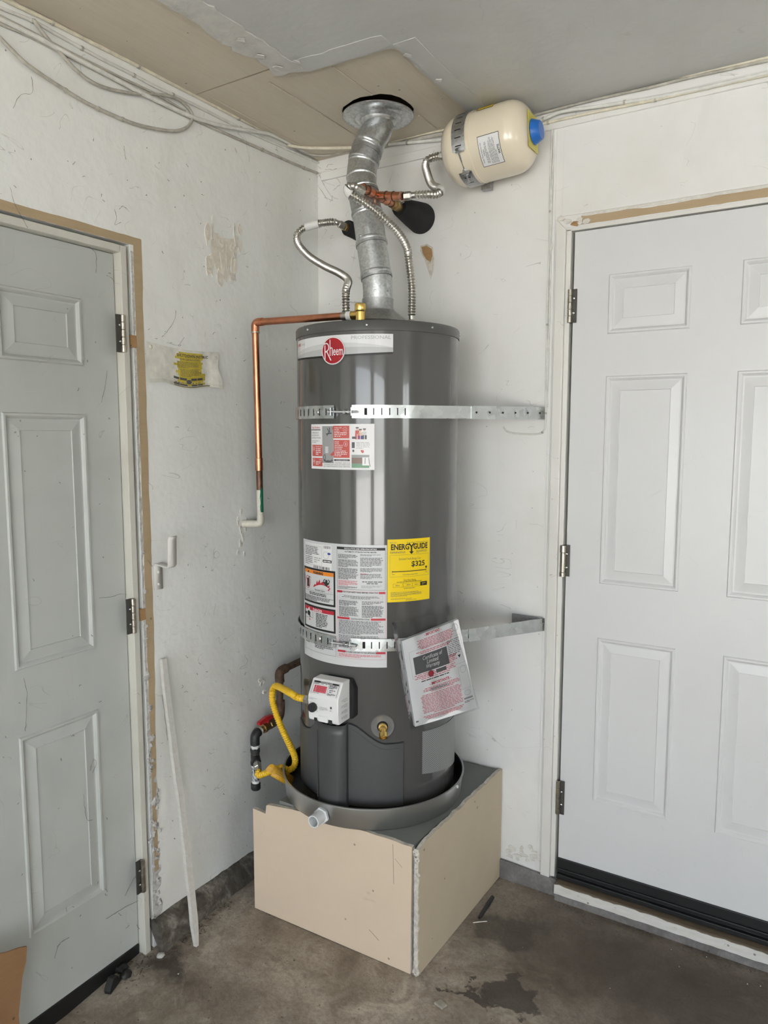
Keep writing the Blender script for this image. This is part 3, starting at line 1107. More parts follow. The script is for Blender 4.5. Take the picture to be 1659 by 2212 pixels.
mb.box((0.951, -0.003, 0.060), (0.9665, WT, 2.172))
obj('side_jamb', mb, 'trim_paint', trim2, smooth=False, bevel=0.002)
mb = MB()
mb.box((0.951, -0.003, 2.166), (1.82, WT, 2.178))
obj('head_jamb', mb, 'trim_paint', trim2, smooth=False, bevel=0.0015)
mb = MB()
mb.prism([(0.920, 0, 0.050), (0.951, 0, 0.050), (0.951, 0, 2.172), (0.920, 0, 2.206)], (0, -0.012, 0))
obj('casing_board', mb, 'trim_paint', trim2, smooth=False, bevel=0.0025, label='white vertical casing board left of the white door')
mb = MB()
mb.box((0.9, WT - 0.002, 0.0), (1.85, WT + 0.02, 2.2))
obj('backing', mb, 'black_void', trim2, smooth=False)
# bare strip above the white door, plywood panel edge above it, vertical batten seam
m = ragged_strip('x', 0.995, 1.9, lambda x: 2.181, lambda x: 2.204 + 0.003 * math.sin(x * 14), 0.001, r5, 0.001, 0.0018, 40, lambda t, s, d: (t, -d, s))
obj('bare_paper_strip', m, 'tan_wall_paper', wall_right, smooth=False, label='tan bare strip above the white door')
m = ragged_strip('x', 1.0, 1.9, lambda x: 2.2045, lambda x: 2.213, 0.002, r5, 0.0012, 0.0015, 40, lambda t, s, d: (t, -d, s))
obj('torn_paint_edge', m, 'peel', wall_right, smooth=False)
mb = MB()
mb.box((0.936, -0.0035, 2.213), (2.4, 0.0, 2.49))
obj('wall_panel', mb, 'right_wall_paint', wall_right, smooth=False, bevel=0.001, label='white wall panel above the white door')
mb = MB()
mb.box((0.905, -0.003, 0.067), (0.9135, 0.0, 2.50))
obj('batten', mb, 'right_wall_paint', wall_right, smooth=False, bevel=0.001)
mb = MB()
mb.box((0.02, -0.010, 2.475), (GX, 0.0, 2.505))
obj('top_rail', mb, 'right_wall_paint', wall_right, smooth=False, bevel=0.003)
for (a, b, cc) in ((0.952, 2.196, 'peel'), (0.975, 2.187, 'raw_wood'), (0.99, 2.191, 'peel'), (1.01, 2.189, 'peel'), (0.935, 2.206, 'peel')):
    mb = MB()
    pts = [(a + 0.016 * r5.uniform(.5, 1.2) * math.cos(k), -0.003 - r5.uniform(0, .003), b + 0.011 * r5.uniform(.5, 1.2) * math.sin(k)) for k in (0, .9, 1.8, 2.7, 3.6, 4.5, 5.4)]
    mb.prism(pts, (0, 0.002, 0))
    obj('paint_flake', mb, cc, wall_right, smooth=False)
# painted wooden sill and concrete step under the white door
sill = thing('trim_3', 'worn wooden door sill with peeling white paint on a concrete step', 'structure', (1.4, 0, 0))
mb = MB()
mb.box((0.978, -0.040, 0.028), (1.95, 0.10, 0.0635))
obj('sill_board', mb, 'sill_wood', sill, smooth=False, bevel=0.006)
m = ragged_strip('x', 0.979, 1.95, lambda x: 0.029, lambda x: 0.060, 0.0015, r5, 0.001, 0.002, 60, lambda t, s, d: (t, -0.040 - d, s))
obj('painted_front', m, 'weathered_white_wood', sill, smooth=False)
mb = MB()
mb.box((0.977, -0.034, -0.03), (1.95, 0.1, 0.028))
obj('concrete_step', mb, 'stem_concrete', sill, smooth=False, bevel=0.003)
for x in (1.06, 1.18, 1.36, 1.5):
    q = MB()
    q.lathe([(0.0005, 0.003), (0.004, 0.0025), (0.0045, 0)], (x, -0.0415, 0.046), (0, -1, 0), 10)
    obj('nail_head', q, 'weathered_white_wood', sill)


# ------------------------------------------------------------------ paint flakes and scars on the walls
def flake(fn, u, v, su, sv, mat, parent, th=0.0018, n=9, label=None):
    mb = MB()
    pts = []
    for k in range(n):
        a = 2 * PI * k / n + r5.uniform(-.2, .2)
        q = r5.uniform(0.55, 1.1)
        pts.append(fn(u + su * q * math.cos(a), v + sv * q * math.sin(a), th * r5.uniform(.5, 1.4)))
    back = Vector(fn(0, 0, 0)) - Vector(fn(0, 0, th))
    mb.prism(pts, back)
    return obj('paint_flake', mb, mat, parent, smooth=False, label=label)


LF = lambda u, v, d: (d, u, v)
RF = lambda u, v, d: (u, -d, v)
q = LW(484, 548)
flake(LF, q.y, q.z, 0.062, 0.085, 'peel_beige', wall_left, 0.0010, 14, 'beige patch of peeled paint high on the left wall')
for k in range(22):
    px, py = 484 + r5.uniform(-38, 42), 545 + r5.uniform(-55, 65)
    q = LW(px, py)
    flake(LF, q.y, q.z, r5.uniform(.004, .016), r5.uniform(.014, .045), 'peel_beige' if k % 4 else 'peel', wall_left, 0.0026)
for k in range(12):
    q = LW(516 + r5.uniform(-12, 22), 1100 + k * 9 + r5.uniform(-6, 6))
    flake(LF, q.y, q.z, r5.uniform(.003, .006), r5.uniform(.008, .02), 'peel', wall_left, 0.003)
for k in range(9):
    q = LW(572 + r5.uniform(-16, 26), 1484 + r5.uniform(-16, 16))
    flake(LF, q.y, q.z, r5.uniform(.006, .014), r5.uniform(.006, .012), 'gypsum_edge' if k % 2 else 'peel', wall_left, 0.006)
for k in range(14):
    q = RW(1100 + k * 5 + r5.uniform(-4, 4), 1838 + r5.uniform(-8, 22))
    flake(RF, q.x, q.z, r5.uniform(.006, .02), r5.uniform(.006, .014), 'peel', wall_right, 0.003)
sc = [RW(*q) for q in ((909, 531), (922, 527), (935, 534), (938, 556), (936, 585), (931, 603), (925, 584), (917, 560), (908, 542))]
mb = MB()
mb.prism([(q.x, -0.0012, q.z) for q in sc], (0, 0.001, 0))
obj('paint_scar', mb, 'gypsum_edge', wall_right, smooth=False, label='tan gouge in the wall paint right of the flue')
sc2 = [RW(*q) for q in ((911, 534), (922, 531), (933, 538), (935, 552), (930, 566), (921, 560), (914, 548))]
mb = MB()
mb.prism([(q.x, -0.0020, q.z) for q in sc2], (0, 0.001, 0))
obj('paint_scar', mb, 'raw_wood', wall_right, smooth=False)

# ================================================================== THINGS
# ------------------------------------------------------------------ heater stand
stand = thing('heater_stand', 'tan drywall-clad box stand carrying the water heater', 'stand', (0.46, -0.3, 0))
ZS = 0.39
mb = MB()
mb.prism([(0.255, -0.574, ZS), (0.742, -0.568, ZS), (0.762, -0.012, ZS), (0.255, -0.012, ZS)], (0, 0, -0.02))
obj('top_board', mb, 'grey_stand_top', stand, smooth=False)
mb = MB()
mb.prism([(0.260, -0.565, 0.002), (0.735, -0.558, 0.002), (0.752, -0.02, 0.002), (0.260, -0.02, 0.002)], (0, 0, 0.365))
obj('frame', mb, 'black_void', stand, smooth=False)
# front panel with notched left top
ft = random.Random(5)
tops = [(0.157, ZS - 0.046), (0.209, ZS - 0.050), (0.212, ZS - 0.022)]
for i in range(18):
    tops.append((0.222 + 0.518 * i / 17, ZS - 0.018 + 0.018 * min(1, i / 6) + ft.uniform(-0.002, 0.003)))
y0, y1 = -0.590, -0.578
fr = lambda x, z, t: (x, -0.590 + 0.008 * (x - 0.17) / 0.57 + t, z)
pts = [fr(0.157, 0.002, 0), fr(0.737, 0.002, 0)] + [fr(x, z, 0) for x, z in reversed(tops)]
mb = MB()
mb.prism(pts, (0, 0.012, 0))
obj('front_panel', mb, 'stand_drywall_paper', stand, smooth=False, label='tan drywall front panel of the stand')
mb = MB()
ptsE = [fr(x, z + 0.0005, 0.0125) for x, z in tops]
for a, b in zip(tops[:-1], tops[1:]):
    mb.add([fr(a[0], a[1] + 0.0006, 0.0003), fr(b[0], b[1] + 0.0006, 0.0003), fr(b[0], b[1] + 0.0006, 0.0118), fr(a[0], a[1] + 0.0006, 0.0118)], [(0, 1, 2, 3)])
mb.box((0.7374, -0.580, 0.004), (0.7385, -0.5705, ZS - 0.002))
obj('gypsum_edge', mb, 'gypsum_edge', stand, smooth=False)
for pts_, r_ in (([(797, 2008), (806, 2018), (818, 2032)], 0.0011), ([(848, 1824), (849, 1870), (850, 1910)], 0.0007), ([(852, 1855), (868, 1875)], 0.0006)):
    q3 = [RW(a, b, -0.5845) for a, b in pts_]
    m = MB()
    m.tube([fr(q.x, q.z, -0.0002) for q in q3], r_, 5)
    obj('scuff_mark', m, 'scuff', stand)
# side panel
sx = lambda y: 0.760 + 0.014 * (y + 0.585) / 0.58
stops_ = []
for i in range(24):
    t = i / 23
    y = -0.578 + 0.572 * t
    stops_.append((y, ZS + 0.004 - 0.012 * max(0, 1 - t * 9) + ft.uniform(-0.003, 0.003)))
pts = [(sx(-0.578) , -0.578, 0.002), (sx(-0.006), -0.006, 0.002)] + [(sx(y), y, z) for y, z in reversed(stops_)]
mb = MB()
mb.prism(pts, (-0.012, 0, 0))
obj('side_panel', mb, 'stand_paper_shaded', stand, smooth=False, label='tan drywall side panel of the stand')
mb = MB()
for a, b in zip(stops_[:-1], stops_[1:]):
    mb.add([(sx(a[0]) - 0.0004, a[0], a[1] + 0.0006), (sx(b[0]) - 0.0004, b[0], b[1] + 0.0006), (sx(b[0]) - 0.0116, b[0], b[1] + 0.0006), (sx(a[0]) - 0.0116, a[0], a[1] + 0.0006)], [(0, 1, 2, 3)])
# ragged gypsum at the front corner edge
mm = ragged_strip('z', 0.004, ZS - 0.004, lambda z: 0.7475, lambda z: 0.7595, 0.0025, ft, 0.0012, 0.0018, 50, lambda t, s, d: (s, -0.5785 - d, t))
mb.add(mm.v, mm.f)
obj('gypsum_edge', mb, 'gypsum_edge', stand, smooth=False, ang=70, label='broken pale gypsum edge at the stand corner')
for k in range(12):
    z = [0.012, 0.02, 0.03, 0.008, 0.355, 0.365, 0.345, 0.376, 0.33, 0.015, 0.37, 0.31][k]
    mb = MB()
    s_ = ft.uniform(0.005, 0.010)
    mb.lathe([(0.0003, s_ * .8), (s_ * .7, s_ * .4), (s_, 0)], (ft.uniform(0.748, 0.760), -0.579, z), (0, -1, 0), 6)
    for i in range(len(mb.v)):
        mb.v[i] += Vector((ft.uniform(-.4, .4) * s_, 0, ft.uniform(-.4, .4) * s_))
    obj('torn_paper', mb, 'gypsum_edge', stand, ang=60)
mb = MB()
mb.box((0.7395, -0.576, 0.003), (0.7455, -0.570, ZS - 0.004))
obj('corner_stud', mb, 'dull_galvanised', stand, smooth=False, label='grey metal corner stud between the panels')

# ------------------------------------------------------------------ drain pan
PC = Vector((0.450, -0.326, 0.0))
pan = thing('drain_pan', 'round grey metal drain pan under the water heater', 'drain pan', (PC.x, PC.y, ZS))
mb = MB()
mb.lathe([(0.001, ZS + 0.001), (0.286, ZS + 0.001), (0.288, ZS + 0.004), (0.2945, ZS + 0.066), (0.298, ZS + 0.068), (0.298, ZS + 0.0705), (0.2925, ZS + 0.0705), (0.2915, ZS + 0.062)], PC, (0, 0, 1), 96)
obj('pan', mb, 'pan_steel', pan, ang=30)
mb = MB()
mb.lathe([(0.2914, ZS + 0.0625), (0.2855, ZS + 0.006), (0.001, ZS + 0.0045)], PC, (0, 0, 1), 96)  # inner skin: shade and the dark tank's reflection painted as a dark surface
obj('pan_inner_shade', mb, 'pan_shade_dark', pan, ang=30, label='inside of the drain pan with its shade painted dark')
TC = Vector((0.455, -0.307, 0))
TR = 0.252
E0 = Vector((0.530425, -0.847732, 0))
E1 = Vector((0.847732, 0.530425, 0))


def TN(th):
    a = math.radians(th)
    return E0 * math.cos(a) + E1 * math.sin(a)


def TT(th):
    a = math.radians(th)
    return E1 * math.cos(a) - E0 * math.sin(a)


def TP(th, z, r=TR):
    q = TC + TN(th) * r
    return Vector((q.x, q.y, z))


oc = None
od = on_plane(672, 1757, (PC.x, PC.y, 0), E0)
dirv = Vector((PC.x, PC.y, 0))
a_out = -30
for k in range(60):           # find the pan angle where the outlet pipe sits
    pass
on = (E0 * math.cos(math.radians(-31)) + E1 * math.sin(math.radians(-31)))
oc = Vector((PC.x, PC.y, ZS + 0.030)) + on * 0.288
mb = MB()
mb.lathe([(0.0185, 0.0), (0.0185, 0.05), (0.015, 0.05), (0.015, -0.002)], oc, on, 28)
ot = obj('outlet_pipe', mb, 'pvc_white', pan, label='white plastic drain outlet')
mb = MB()
mb.lathe([(0.0185, 0.004), (0.026, 0.004), (0.026, 0.013), (0.0185, 0.013)], oc, on, 6)
obj('lock_nut', mb, 'pvc_white', ot, smooth=False, bevel=0.001)
sn = (E0 * math.cos(math.radians(63)) + E1 * math.sin(math.radians(63)))
mb = MB()
mb.lathe([(0.0005, 0.006), (0.005, 0.004), (0.005, 0.0)], Vector((PC.x, PC.y, ZS + 0.058)) + sn * 0.294, sn, 10)
obj('rivet', mb, 'pvc_white', pan)

# ------------------------------------------------------------------ water heater
wh = thing('water_heater', 'tall dark grey cylindrical gas water heater with stickers', 'water heater', (TC.x, TC.y, ZS + 0.004))
ZB, ZT = ZS + 0.006, 1.834
mb = MB()
mb.lathe([(0.001, ZB), (TR - 0.012, ZB), (TR - 0.006, ZB + 0.004), (TR - 0.003, ZB + 0.03), (TR, ZB + 0.034), (TR, ZT)], TC, (0, 0, 1), 160)
obj('jacket', mb, 'tank_paint', wh, ang=25)
mb = MB()
mb.lathe([(TR + 0.0008, ZT - 0.001), (TR + 0.0025, ZT), (TR + 0.0025, ZT + 0.024), (TR - 0.001, ZT + 0.0285), (TR - 0.02, ZT + 0.0295), (0.001, ZT + 0.031)], TC, (0, 0, 1), 160)
lid = obj('top_cap', mb, 'tank_cap_paint', wh, ang=40, label='dark grey steel top cap')
for th in (-97, -53, -6.8, 37.5, 80):
    mb = MB()
    mb.lathe([(0.0004, 0.004), (0.003, 0.0032), (0.0042, 0.001), (0.0042, 0)], TP(th, 1.848, TR + 0.0025), TN(th), 10)
    obj('screw', mb, 'zinc_bolt', lid)
ZTOP = ZT + 0.031
# draft hood on four legs
hd = MB()
HZ = ZTOP + 0.022
hd.lathe([(0.092, HZ), (0.094, HZ + 0.002), (0.090, HZ + 0.006), (0.080, HZ + 0.018), (0.064, HZ + 0.030), (0.052, HZ + 0.040), (0.049, HZ + 0.052), (0.049, HZ + 0.075), (0.046, HZ + 0.075), (0.046, HZ + 0.04), (0.088, HZ)], TC, (0, 0, 1), 48)
hood = obj('draft_hood', hd, 'dull_galvanised', wh, ang=30, label='dull metal draft hood on short legs')
for th in (0, 90, 180, 270):
    mb = MB()
    c = TP(th + 25, 0, 0.078)
    mb.bar((c.x, c.y, ZTOP - 0.002), (c.x, c.y, HZ + 0.016), 0.010, 0.002, up=TN(th + 25))
    obj('hood_leg', mb, 'dull_galvanised', hood, smooth=False)
mb = MB()
mb.lathe([(0.001, ZTOP + 0.0005), (0.07, ZTOP + 0.0005), (0.07, ZTOP + 0.012), (0.001, ZTOP + 0.012)], TC, (0, 0, 1), 32)
obj('flue_collar', mb, 'black_void', hood)
# water nipples
NIP = {}
for key, s_ in (('hot', -0.098), ('cold', 0.106)):
    c = TC + E1 * s_ + (E0 * 0.01 if key == 'hot' else Vector((0, 0, 0)))
    NIP[key] = c
    mb = MB()
    mb.cyl((c.x, c.y, ZTOP - 0.002), (c.x, c.y, ZTOP + 0.022), 0.0115, 20)
    obj('water_nipple', mb, 'zinc_bolt', wh)

# relief valve (brass) standing on the top
TV = TC - E1 * 0.052 + E0 * 0.09
tv = Vector((TV.x, TV.y, ZTOP))
mb = MB()
mb.cyl(tv, tv + Vector((0, 0, 0.066)), 0.015, 20)
mb.lathe([(0.015, 0.044), (0.0175, 0.048), (0.0175, 0.064), (0.016, 0.068), (0.001, 0.069)], tv, (0, 0, 1), 24)
tpv = obj('relief_valve', mb, 'brass', wh, label='brass temperature relief valve')
PDIR = (LW(552, 690, 0.062) - (tv + Vector((0, 0, 0.036))))
PDIR.z = 0
PDIR.normalize()
mb = MB()
mb.cyl(tv + Vector((0, 0, 0.036)), tv + Vector((0, 0, 0.036)) + PDIR * 0.032, 0.0125, 18)
obj('side_outlet', mb, 'brass', tpv)
mb = MB()
mb.bar(tv + Vector((0, 0, 0.0705)) - PDIR * 0.008, tv + Vector((0, 0, 0.077)) + PDIR * 0.040, 0.012, 0.0015)
obj('test_lever', mb, 'zinc_bolt', tpv, smooth=False)

# ---- printed stickers on the jacket
DL = 0.00035


def cyl_map(th0, z0, base=0.0008):
    def fn(u, v, l):
        return TP(th0 + math.degrees(u / TR), z0 + v, TR + base + l * DL)
    return fn


ARC = math.radians(1) * TR      # metres of arc per degree

# maker's band and badge
d = Decal(cyl_map(-73, 1.770), 0.010)
Wb = 82.8 * ARC
wave = lambda a, b, n=16: [(Wb * i / n, a(i / n)) for i in range(n + 1)]
lowb = lambda t: 0.002 + 0.006 * math.sin(PI * min(1, t * 0.9)) * (-1) + 0.004 * t
n = 22
for i in range(n):
    t0, t1 = i / n, (i + 1) / n
    for (fa, fb, mat, ly) in ((lambda t: lowb(t) - 0.0052, lambda t: lowb(t), 'ink_black', 1), (lowb, lambda t: 0.0535, 'badge_white', 1),
                              (lowb, lambda t: 0.016 + 0.016 * math.sin(PI * t) ** 0.8, 'badge_grey1', 2), (lowb, lambda t: 0.008 + 0.008 * t + 0.006 * math.sin(PI * t), 'badge_grey2', 3)):
        d.mb.add([d.fn(Wb * t0, fa(t0), ly), d.fn(Wb * t1, fa(t1), ly), d.fn(Wb * t1, fb(t1), ly), d.fn(Wb * t0, fb(t0), ly)], [(0, 1, 2, 3)], d.mi(mat))
d.text('PROFESSIONAL', Wb - 0.118, 0.0395, 0.0095, 'badge_silver_text', 0.112, 0.012, layer=4)
d.text('CLASSIC', 0.003, 0.036, 0.008, 'logo_red', 0.034, 0.03, layer=4)
d.text('series', 0.041, 0.036, 0.0075, 'ink_lightgrey', 0.028, 0.0, layer=4)
band_o = d.build('maker_band', wh, 'white and grey maker band reading PROFESSIONAL')
d = Decal(cyl_map(-30.0, 1.7805), 0.008)
d.disc(0, 0, 0.0395, 0.0395, 'badge_silver_text', 5)
d.disc(0, 0, 0.0385, 0.0385, 'paper_white', 6)
d.disc(0, 0, 0.0362, 0.0362, 'logo_red', 7)
Rp = [(-0.0265, -0.0235), (-0.0265, 0.0155)]
bowl = [(-0.0285, 0.0195), (-0.0215, 0.0212), (-0.0150, 0.0170), (-0.0130, 0.0085), (-0.0165, 0.0015), (-0.0240, -0.0025)]
d.stroke(Rp, 0.0034, 'paper_white', 9)
d.stroke(spline([Vector((a, b, 0)) for a, b in bowl], 5) and [(q.x, q.y) for q in spline([Vector((a, b, 0)) for a, b in bowl], 5)], 0.0030, 'paper_white', 9)
d.stroke([(-0.0205, -0.001), (-0.0060, -0.0265)], 0.0032, 'paper_white', 9)
d.stroke([(-0.0085, -0.0135), (-0.0085, 0.0305)], 0.0026, 'paper_white', 9)
hmp = [(-0.0085, 0.004), (-0.0055, 0.0082), (-0.002, 0.0075), (-0.001, 0.004), (-0.001, -0.0135)]
d.stroke(hmp, 0.0026, 'paper_white', 9)
d.text('eem', 0.0018, -0.0132, 0.0262, 'paper_white', 0.031, 0.006, layer=9)
d.disc(0.022, -0.021, 0.0012, 0.0012, 'ink_pink', 9, 8)
d.build('maker_badge', wh, 'round red badge with white lettering')

# service sign with red boxes
d = Decal(cyl_map(-50.7, 1.444, 0.0012), 0.010)
Ws, Hs = 48.6 * ARC, 0.130
d.rect(0, 0, Ws, Hs, 'paper_white', 0)
sxs, sys_ = Ws / 1400.0, Hs / 1020.0
X = lambda p: (p - 145) * sxs
Y = lambda p: Hs - (p - 165) * sys_
d.text('Super Brothers', X(175), Y(262), 0.0062, 'ink_pink', X(412) - X(175), 0.02)
d.rect(X(145), Y(305), X(425), Y(283), 'ink_grey', 2)
for i, t in enumerate(('EMERGENCY', 'SHUTDOWN', 'INSTRUCTIONS')):
    d.text(t, X(175), Y(378 + 58 * i), 0.0046, 'ink_grey', X((380, 378, 430)[i]) - X(175))
d.para(X(178), Y(595), X(415), Y(530), 2, 'ink_lightgrey', 3, 0.45)
d.rect(X(468), Y(1045), X(735), Y(210), 'photo_grey', 1)
d.rect(X(530), Y(985), X(690), Y(440), 'ink_lightgrey', 2)
d.disc(X(610), Y(440), X(690) - X(610), 0.003, 'ink_lightgrey', 2, 20)
d.disc(X(612), Y(985), X(720) - X(612), 0.006, 'ink_grey', 2, 24)
d.rect(X(545), Y(975), X(685), Y(860), 'ink_lightgrey', 3)
d.rect(X(545), Y(820), X(620), Y(670), 'sticker_grey', 3)
d.stroke([(X(590), Y(430)), (X(640), Y(330)), (X(600), Y(270))], 0.002, 'ink_black', 3)
d.stroke([(X(570), Y(390)), (X(700), Y(370))], 0.002, 'ink_black', 3)
d.stroke([(X(660), Y(370)), (X(650), Y(250))], 0.002, 'ink_black', 3)
d.ring(X(530), Y(920), 0.0045, 0.009, 0.0015, 'ink_black', 3, 16)
boxes = [((735, 205, 1070, 485), '1', 985, 290, ['TURN OFF', 'WATER', 'SUPPLY'], 760, 262, 41, 3, 345), ((740, 520, 1075, 920), '3', 995, 610, ['DRAIN', 'WATER', 'HEATER IF', 'NECESSARY', 'TO AVOID', 'WATER DAMAGE'], 760, 575, 41, 3, 785),
         ((182, 635, 468, 895), '2', 230, 725, ['TURN OFF GAS'], 285, 692, 41, 4, 705), ((188, 935, 470, 1125), '4', 235, 1008, ['CALL'], 385, 985, 41, 3, 1000)]
for (x0, y0_, x1, y1_), dg_, cx_, cy_, lines, tx, ty, st, npar, py0 in boxes:
    d.rect(X(x0), Y(y1_), X(x1), Y(y0_), 'salmon_red', 2)
    d.ring(X(cx_), Y(cy_), 0.0062 if x0 > 500 else 0.0046, 0.0072, 0.0006, 'paper_white', 3)
    d.text(dg_, X(cx_), Y(cy_ + 28), 0.0068, 'paper_white', None, 0.01, 'C', 3)
    for i, t in enumerate(lines):
        d.text(t, X(tx), Y(ty + st * i), 0.0034, 'paper_white', X(tx + 20 * len(t)) - X(tx) if x0 > 500 else X(tx + 165 * len(t) / 12 * (1 if len(t) > 5 else 1.6)) - X(tx), 0.01, layer=3)
    d.para(X(tx if x0 > 500 else 290), Y(y1_ - 25), X(x1 - 25), Y(py0 if x0 < 500 else py0), npar, 'paper_white', int(x0), 0.42, layer=3)
d.poly([(X(745), Y(775)), (X(745), Y(865)), (X(590), Y(920))], 'salmon_red', 3)
d.poly([(X(740), Y(205)), (X(740), Y(270)), (X(700), Y(300))], 'salmon_red', 3)
d.rect(X(750), Y(995), X(1078), Y(952), 'ink_grey', 2)
d.para(X(800), Y(988), X(1040), Y(962), 1, 'sticker_grey', 8, 0.5, layer=3, last=1)
for i, (t, x0) in enumerate((('A TRAINED SERVICE', 718), ('TECHNICIAN SHOULD PERFORM', 510), ('ALL MAINTENANCE AND REPAIRS', 495))):
    d.text(t, X(x0), Y(1050 + 42 * i), 0.0036, 'ink_grey', X(1082) - X(x0), 0.0)
for (hx, hy, body, legs) in ((1225, 270, 'salmon_red', 'salmon_red'), (1285, 310, 'skin_tone', 'ink_blue'), (1360, 300, 'sticker_grey', 'ink_grey')):
    d.disc(X(hx), Y(hy), 0.0032, 0.0036, 'skin_tone', 3, 14)
    d.rect(X(hx - 28), Y(hy - 8), X(hx + 28), Y(hy - 34), 'ink_grey', 4)
    d.rect(X(hx - 38), Y(hy + 115), X(hx + 38), Y(hy + 38), body, 2)
    d.rect(X(hx - 40), Y(505), X(hx - 6), Y(hy + 115), legs, 2)
    d.rect(X(hx + 6), Y(505), X(hx + 42), Y(hy + 115), legs, 2)
d.rect(X(1125), Y(495), X(1200), Y(445), 'ink_grey', 3)
d.rect(X(1118), Y(700), X(1175), Y(570), 'ink_grey', 2)
d.disc(X(1148), Y(762), 0.0029, 0.0037, 'ink_grey', 2, 18)
d.para(X(1205), Y(720), X(1470), Y(560), 5, 'ink_lightgrey', 5, 0.3)
d.poly([(X(1285), Y(745)), (X(1340), Y(745)), (X(1352), Y(790)), (X(1320), Y(815)), (X(1295), Y(780))], 'salmon_red', 2)
d.rect(X(1115), Y(1140), X(1450), Y(850), 'photo_grey', 2)
d.rect(X(1115), Y(1045), X(1330), Y(915), 'photo_brown', 3)
d.rect(X(1115), Y(1140), X(1450), Y(1050), 'photo_green', 3)
d.rect(X(1320), Y(1085), X(1490), Y(905), 'sticker_white', 4)
d.stroke([(X(1370), Y(1050)), (X(1375), Y(920))], 0.0016, 'ink_grey', 5)
d.stroke([(X(1440), Y(920)), (X(1450), Y(1040)), (X(1470), Y(1110))], 0.0016, 'ink_grey', 5)
d.build('service_sign', wh, 'white shutdown instructions sign with red boxes')

# large instruction sticker
ZL = 0.866
d = Decal(cyl_map(-64.2, ZL), 0.010)
Wl, Hl = 70.2 * ARC, 0.362
X = lambda f: f * Wl
Y = lambda p: Hl * (1 - p)
d.rect(0, 0, Wl, Hl, 'sticker_grey', 0)
CX0 = 0.515       # column split
# rating plate
d.rect(X(0.045), Y(0.235), X(0.455), Y(0.02), 'sticker_white', 1)
d.para(X(0.06), Y(0.125), X(0.30), Y(0.045), 6, 'ink_grey', 21, 0.5)
d.para(X(0.06), Y(0.205), X(0.20), Y(0.13), 5, 'ink_grey', 22, 0.4)
d.para(X(0.22), Y(0.18), X(0.32), Y(0.13), 3, 'ink_lightgrey', 23, 0.4)
d.frame(X(0.055), Y(0.2), X(0.33), Y(0.04), 0.0006, 'ink_lightgrey')
for x0, x1, v0, v1, n_ in ((0.35, 0.45, 0.05, 0.028, 22), (0.21, 0.43, 0.226, 0.203, 40)):
    rb = random.Random(n_)
    for i in range(n_):
        a = x0 + (x1 - x0) * i / n_
        if rb.random() < 0.75:
            d.rect(X(a), Y(v0), X(a + (x1 - x0) / n_ * rb.uniform(0.4, 0.8)), Y(v1), 'ink_black', 2)
d.ring(X(0.385), Y(0.105), 0.011, 0.011, 0.0008, 'ink_lightgrey')
d.disc(X(0.425), Y(0.09), 0.006, 0.0035, 'ink_blue', 3, 14)
d.rect(X(0.345), Y(0.165), X(0.455), Y(0.143), 'ink_black', 2)
d.para(X(0.355), Y(0.162), X(0.445), Y(0.147), 1, 'paper_white', 24, 0.55, layer=3, last=1)
# installation column
d.frame(X(CX0), Y(0.365), X(0.985), Y(0.022), 0.0008, 'ink_black')
d.rect(X(CX0), Y(0.043), X(0.985), Y(0.022), 'ink_black', 2)
d.text('INSTALLATION AND OPERATING DETAILS', X(0.75), Y(0.0385), 0.0040, 'paper_white', 0.096, 0.015, 'C', 3)
d.text('AUTOMATIC STORAGE WATER HEATER', X(0.75), Y(0.064), 0.0042, 'ink_black', 0.095, 0.02, 'C')
d.para(X(0.528), Y(0.115), X(0.735), Y(0.08), 4, 'ink_grey', 31, 0.55)
d.para(X(0.528), Y(0.185), X(0.735), Y(0.122), 7, 'ink_grey', 32, 0.55)
d.para(X(0.528), Y(0.285), X(0.735), Y(0.192), 10, 'ink_grey', 33, 0.55)
d.para(X(0.528), Y(0.335), X(0.735), Y(0.292), 5, 'ink_pink', 34, 0.5)
d.para(X(0.528), Y(0.36), X(0.735), Y(0.34), 3, 'ink_grey', 35, 0.5)
d.para(X(0.75), Y(0.09), X(0.965), Y(0.075), 2, 'ink_grey', 36, 0.5)
d.para(X(0.75), Y(0.175), X(0.965), Y(0.1), 8, 'ink_grey', 37, 0.5)
d.para(X(0.75), Y(0.22), X(0.965), Y(0.185), 4, 'ink_grey', 38, 0.5)
d.para(X(0.75), Y(0.275), X(0.965), Y(0.23), 5, 'ink_grey', 39, 0.45)
d.para(X(0.75), Y(0.24), X(0.81), Y(0.229), 1, 'ink_red', 40, 0.6, last=1)
d.para(X(0.76), Y(0.318), X(0.965), Y(0.29), 2, 'ink_grey', 41, 0.5, 'C')
d.para(X(0.76), Y(0.35), X(0.965), Y(0.325), 3, 'ink_lightgrey', 42, 0.5)
d.rect(X(CX0), Y(0.395), X(0.57), Y(0.378), 'ink_red', 2)
d.rect(X(0.925), Y(0.395), X(0.985), Y(0.378), 'ink_red', 2)
d.text('FOR YOUR SAFETY READ BEFORE OPERATING', X(0.747), Y(0.392), 0.0042, 'ink_black', 0.106, 0.02, 'C')
d.frame(X(0.54), Y(0.445), X(0.96), Y(0.41), 0.0006, 'ink_lightgrey')
d.para(X(0.56), Y(0.44), X(0.94), Y(0.415), 3, 'ink_grey', 43, 0.5, 'C')
d.para(X(0.535), Y(0.50), X(0.735), Y(0.455), 5, 'ink_grey', 44, 0.6)
d.para(X(0.535), Y(0.59), X(0.735), Y(0.505), 10, 'ink_grey', 45, 0.6)
d.para(X(0.765), Y(0.485), X(0.97), Y(0.455), 3, 'ink_grey', 46, 0.5)
d.para(X(0.765), Y(0.59), X(0.97), Y(0.49), 11, 'ink_grey', 47, 0.6)
d.rect(X(CX0), Y(0.612), X(0.645), Y(0.595), 'ink_red', 2)
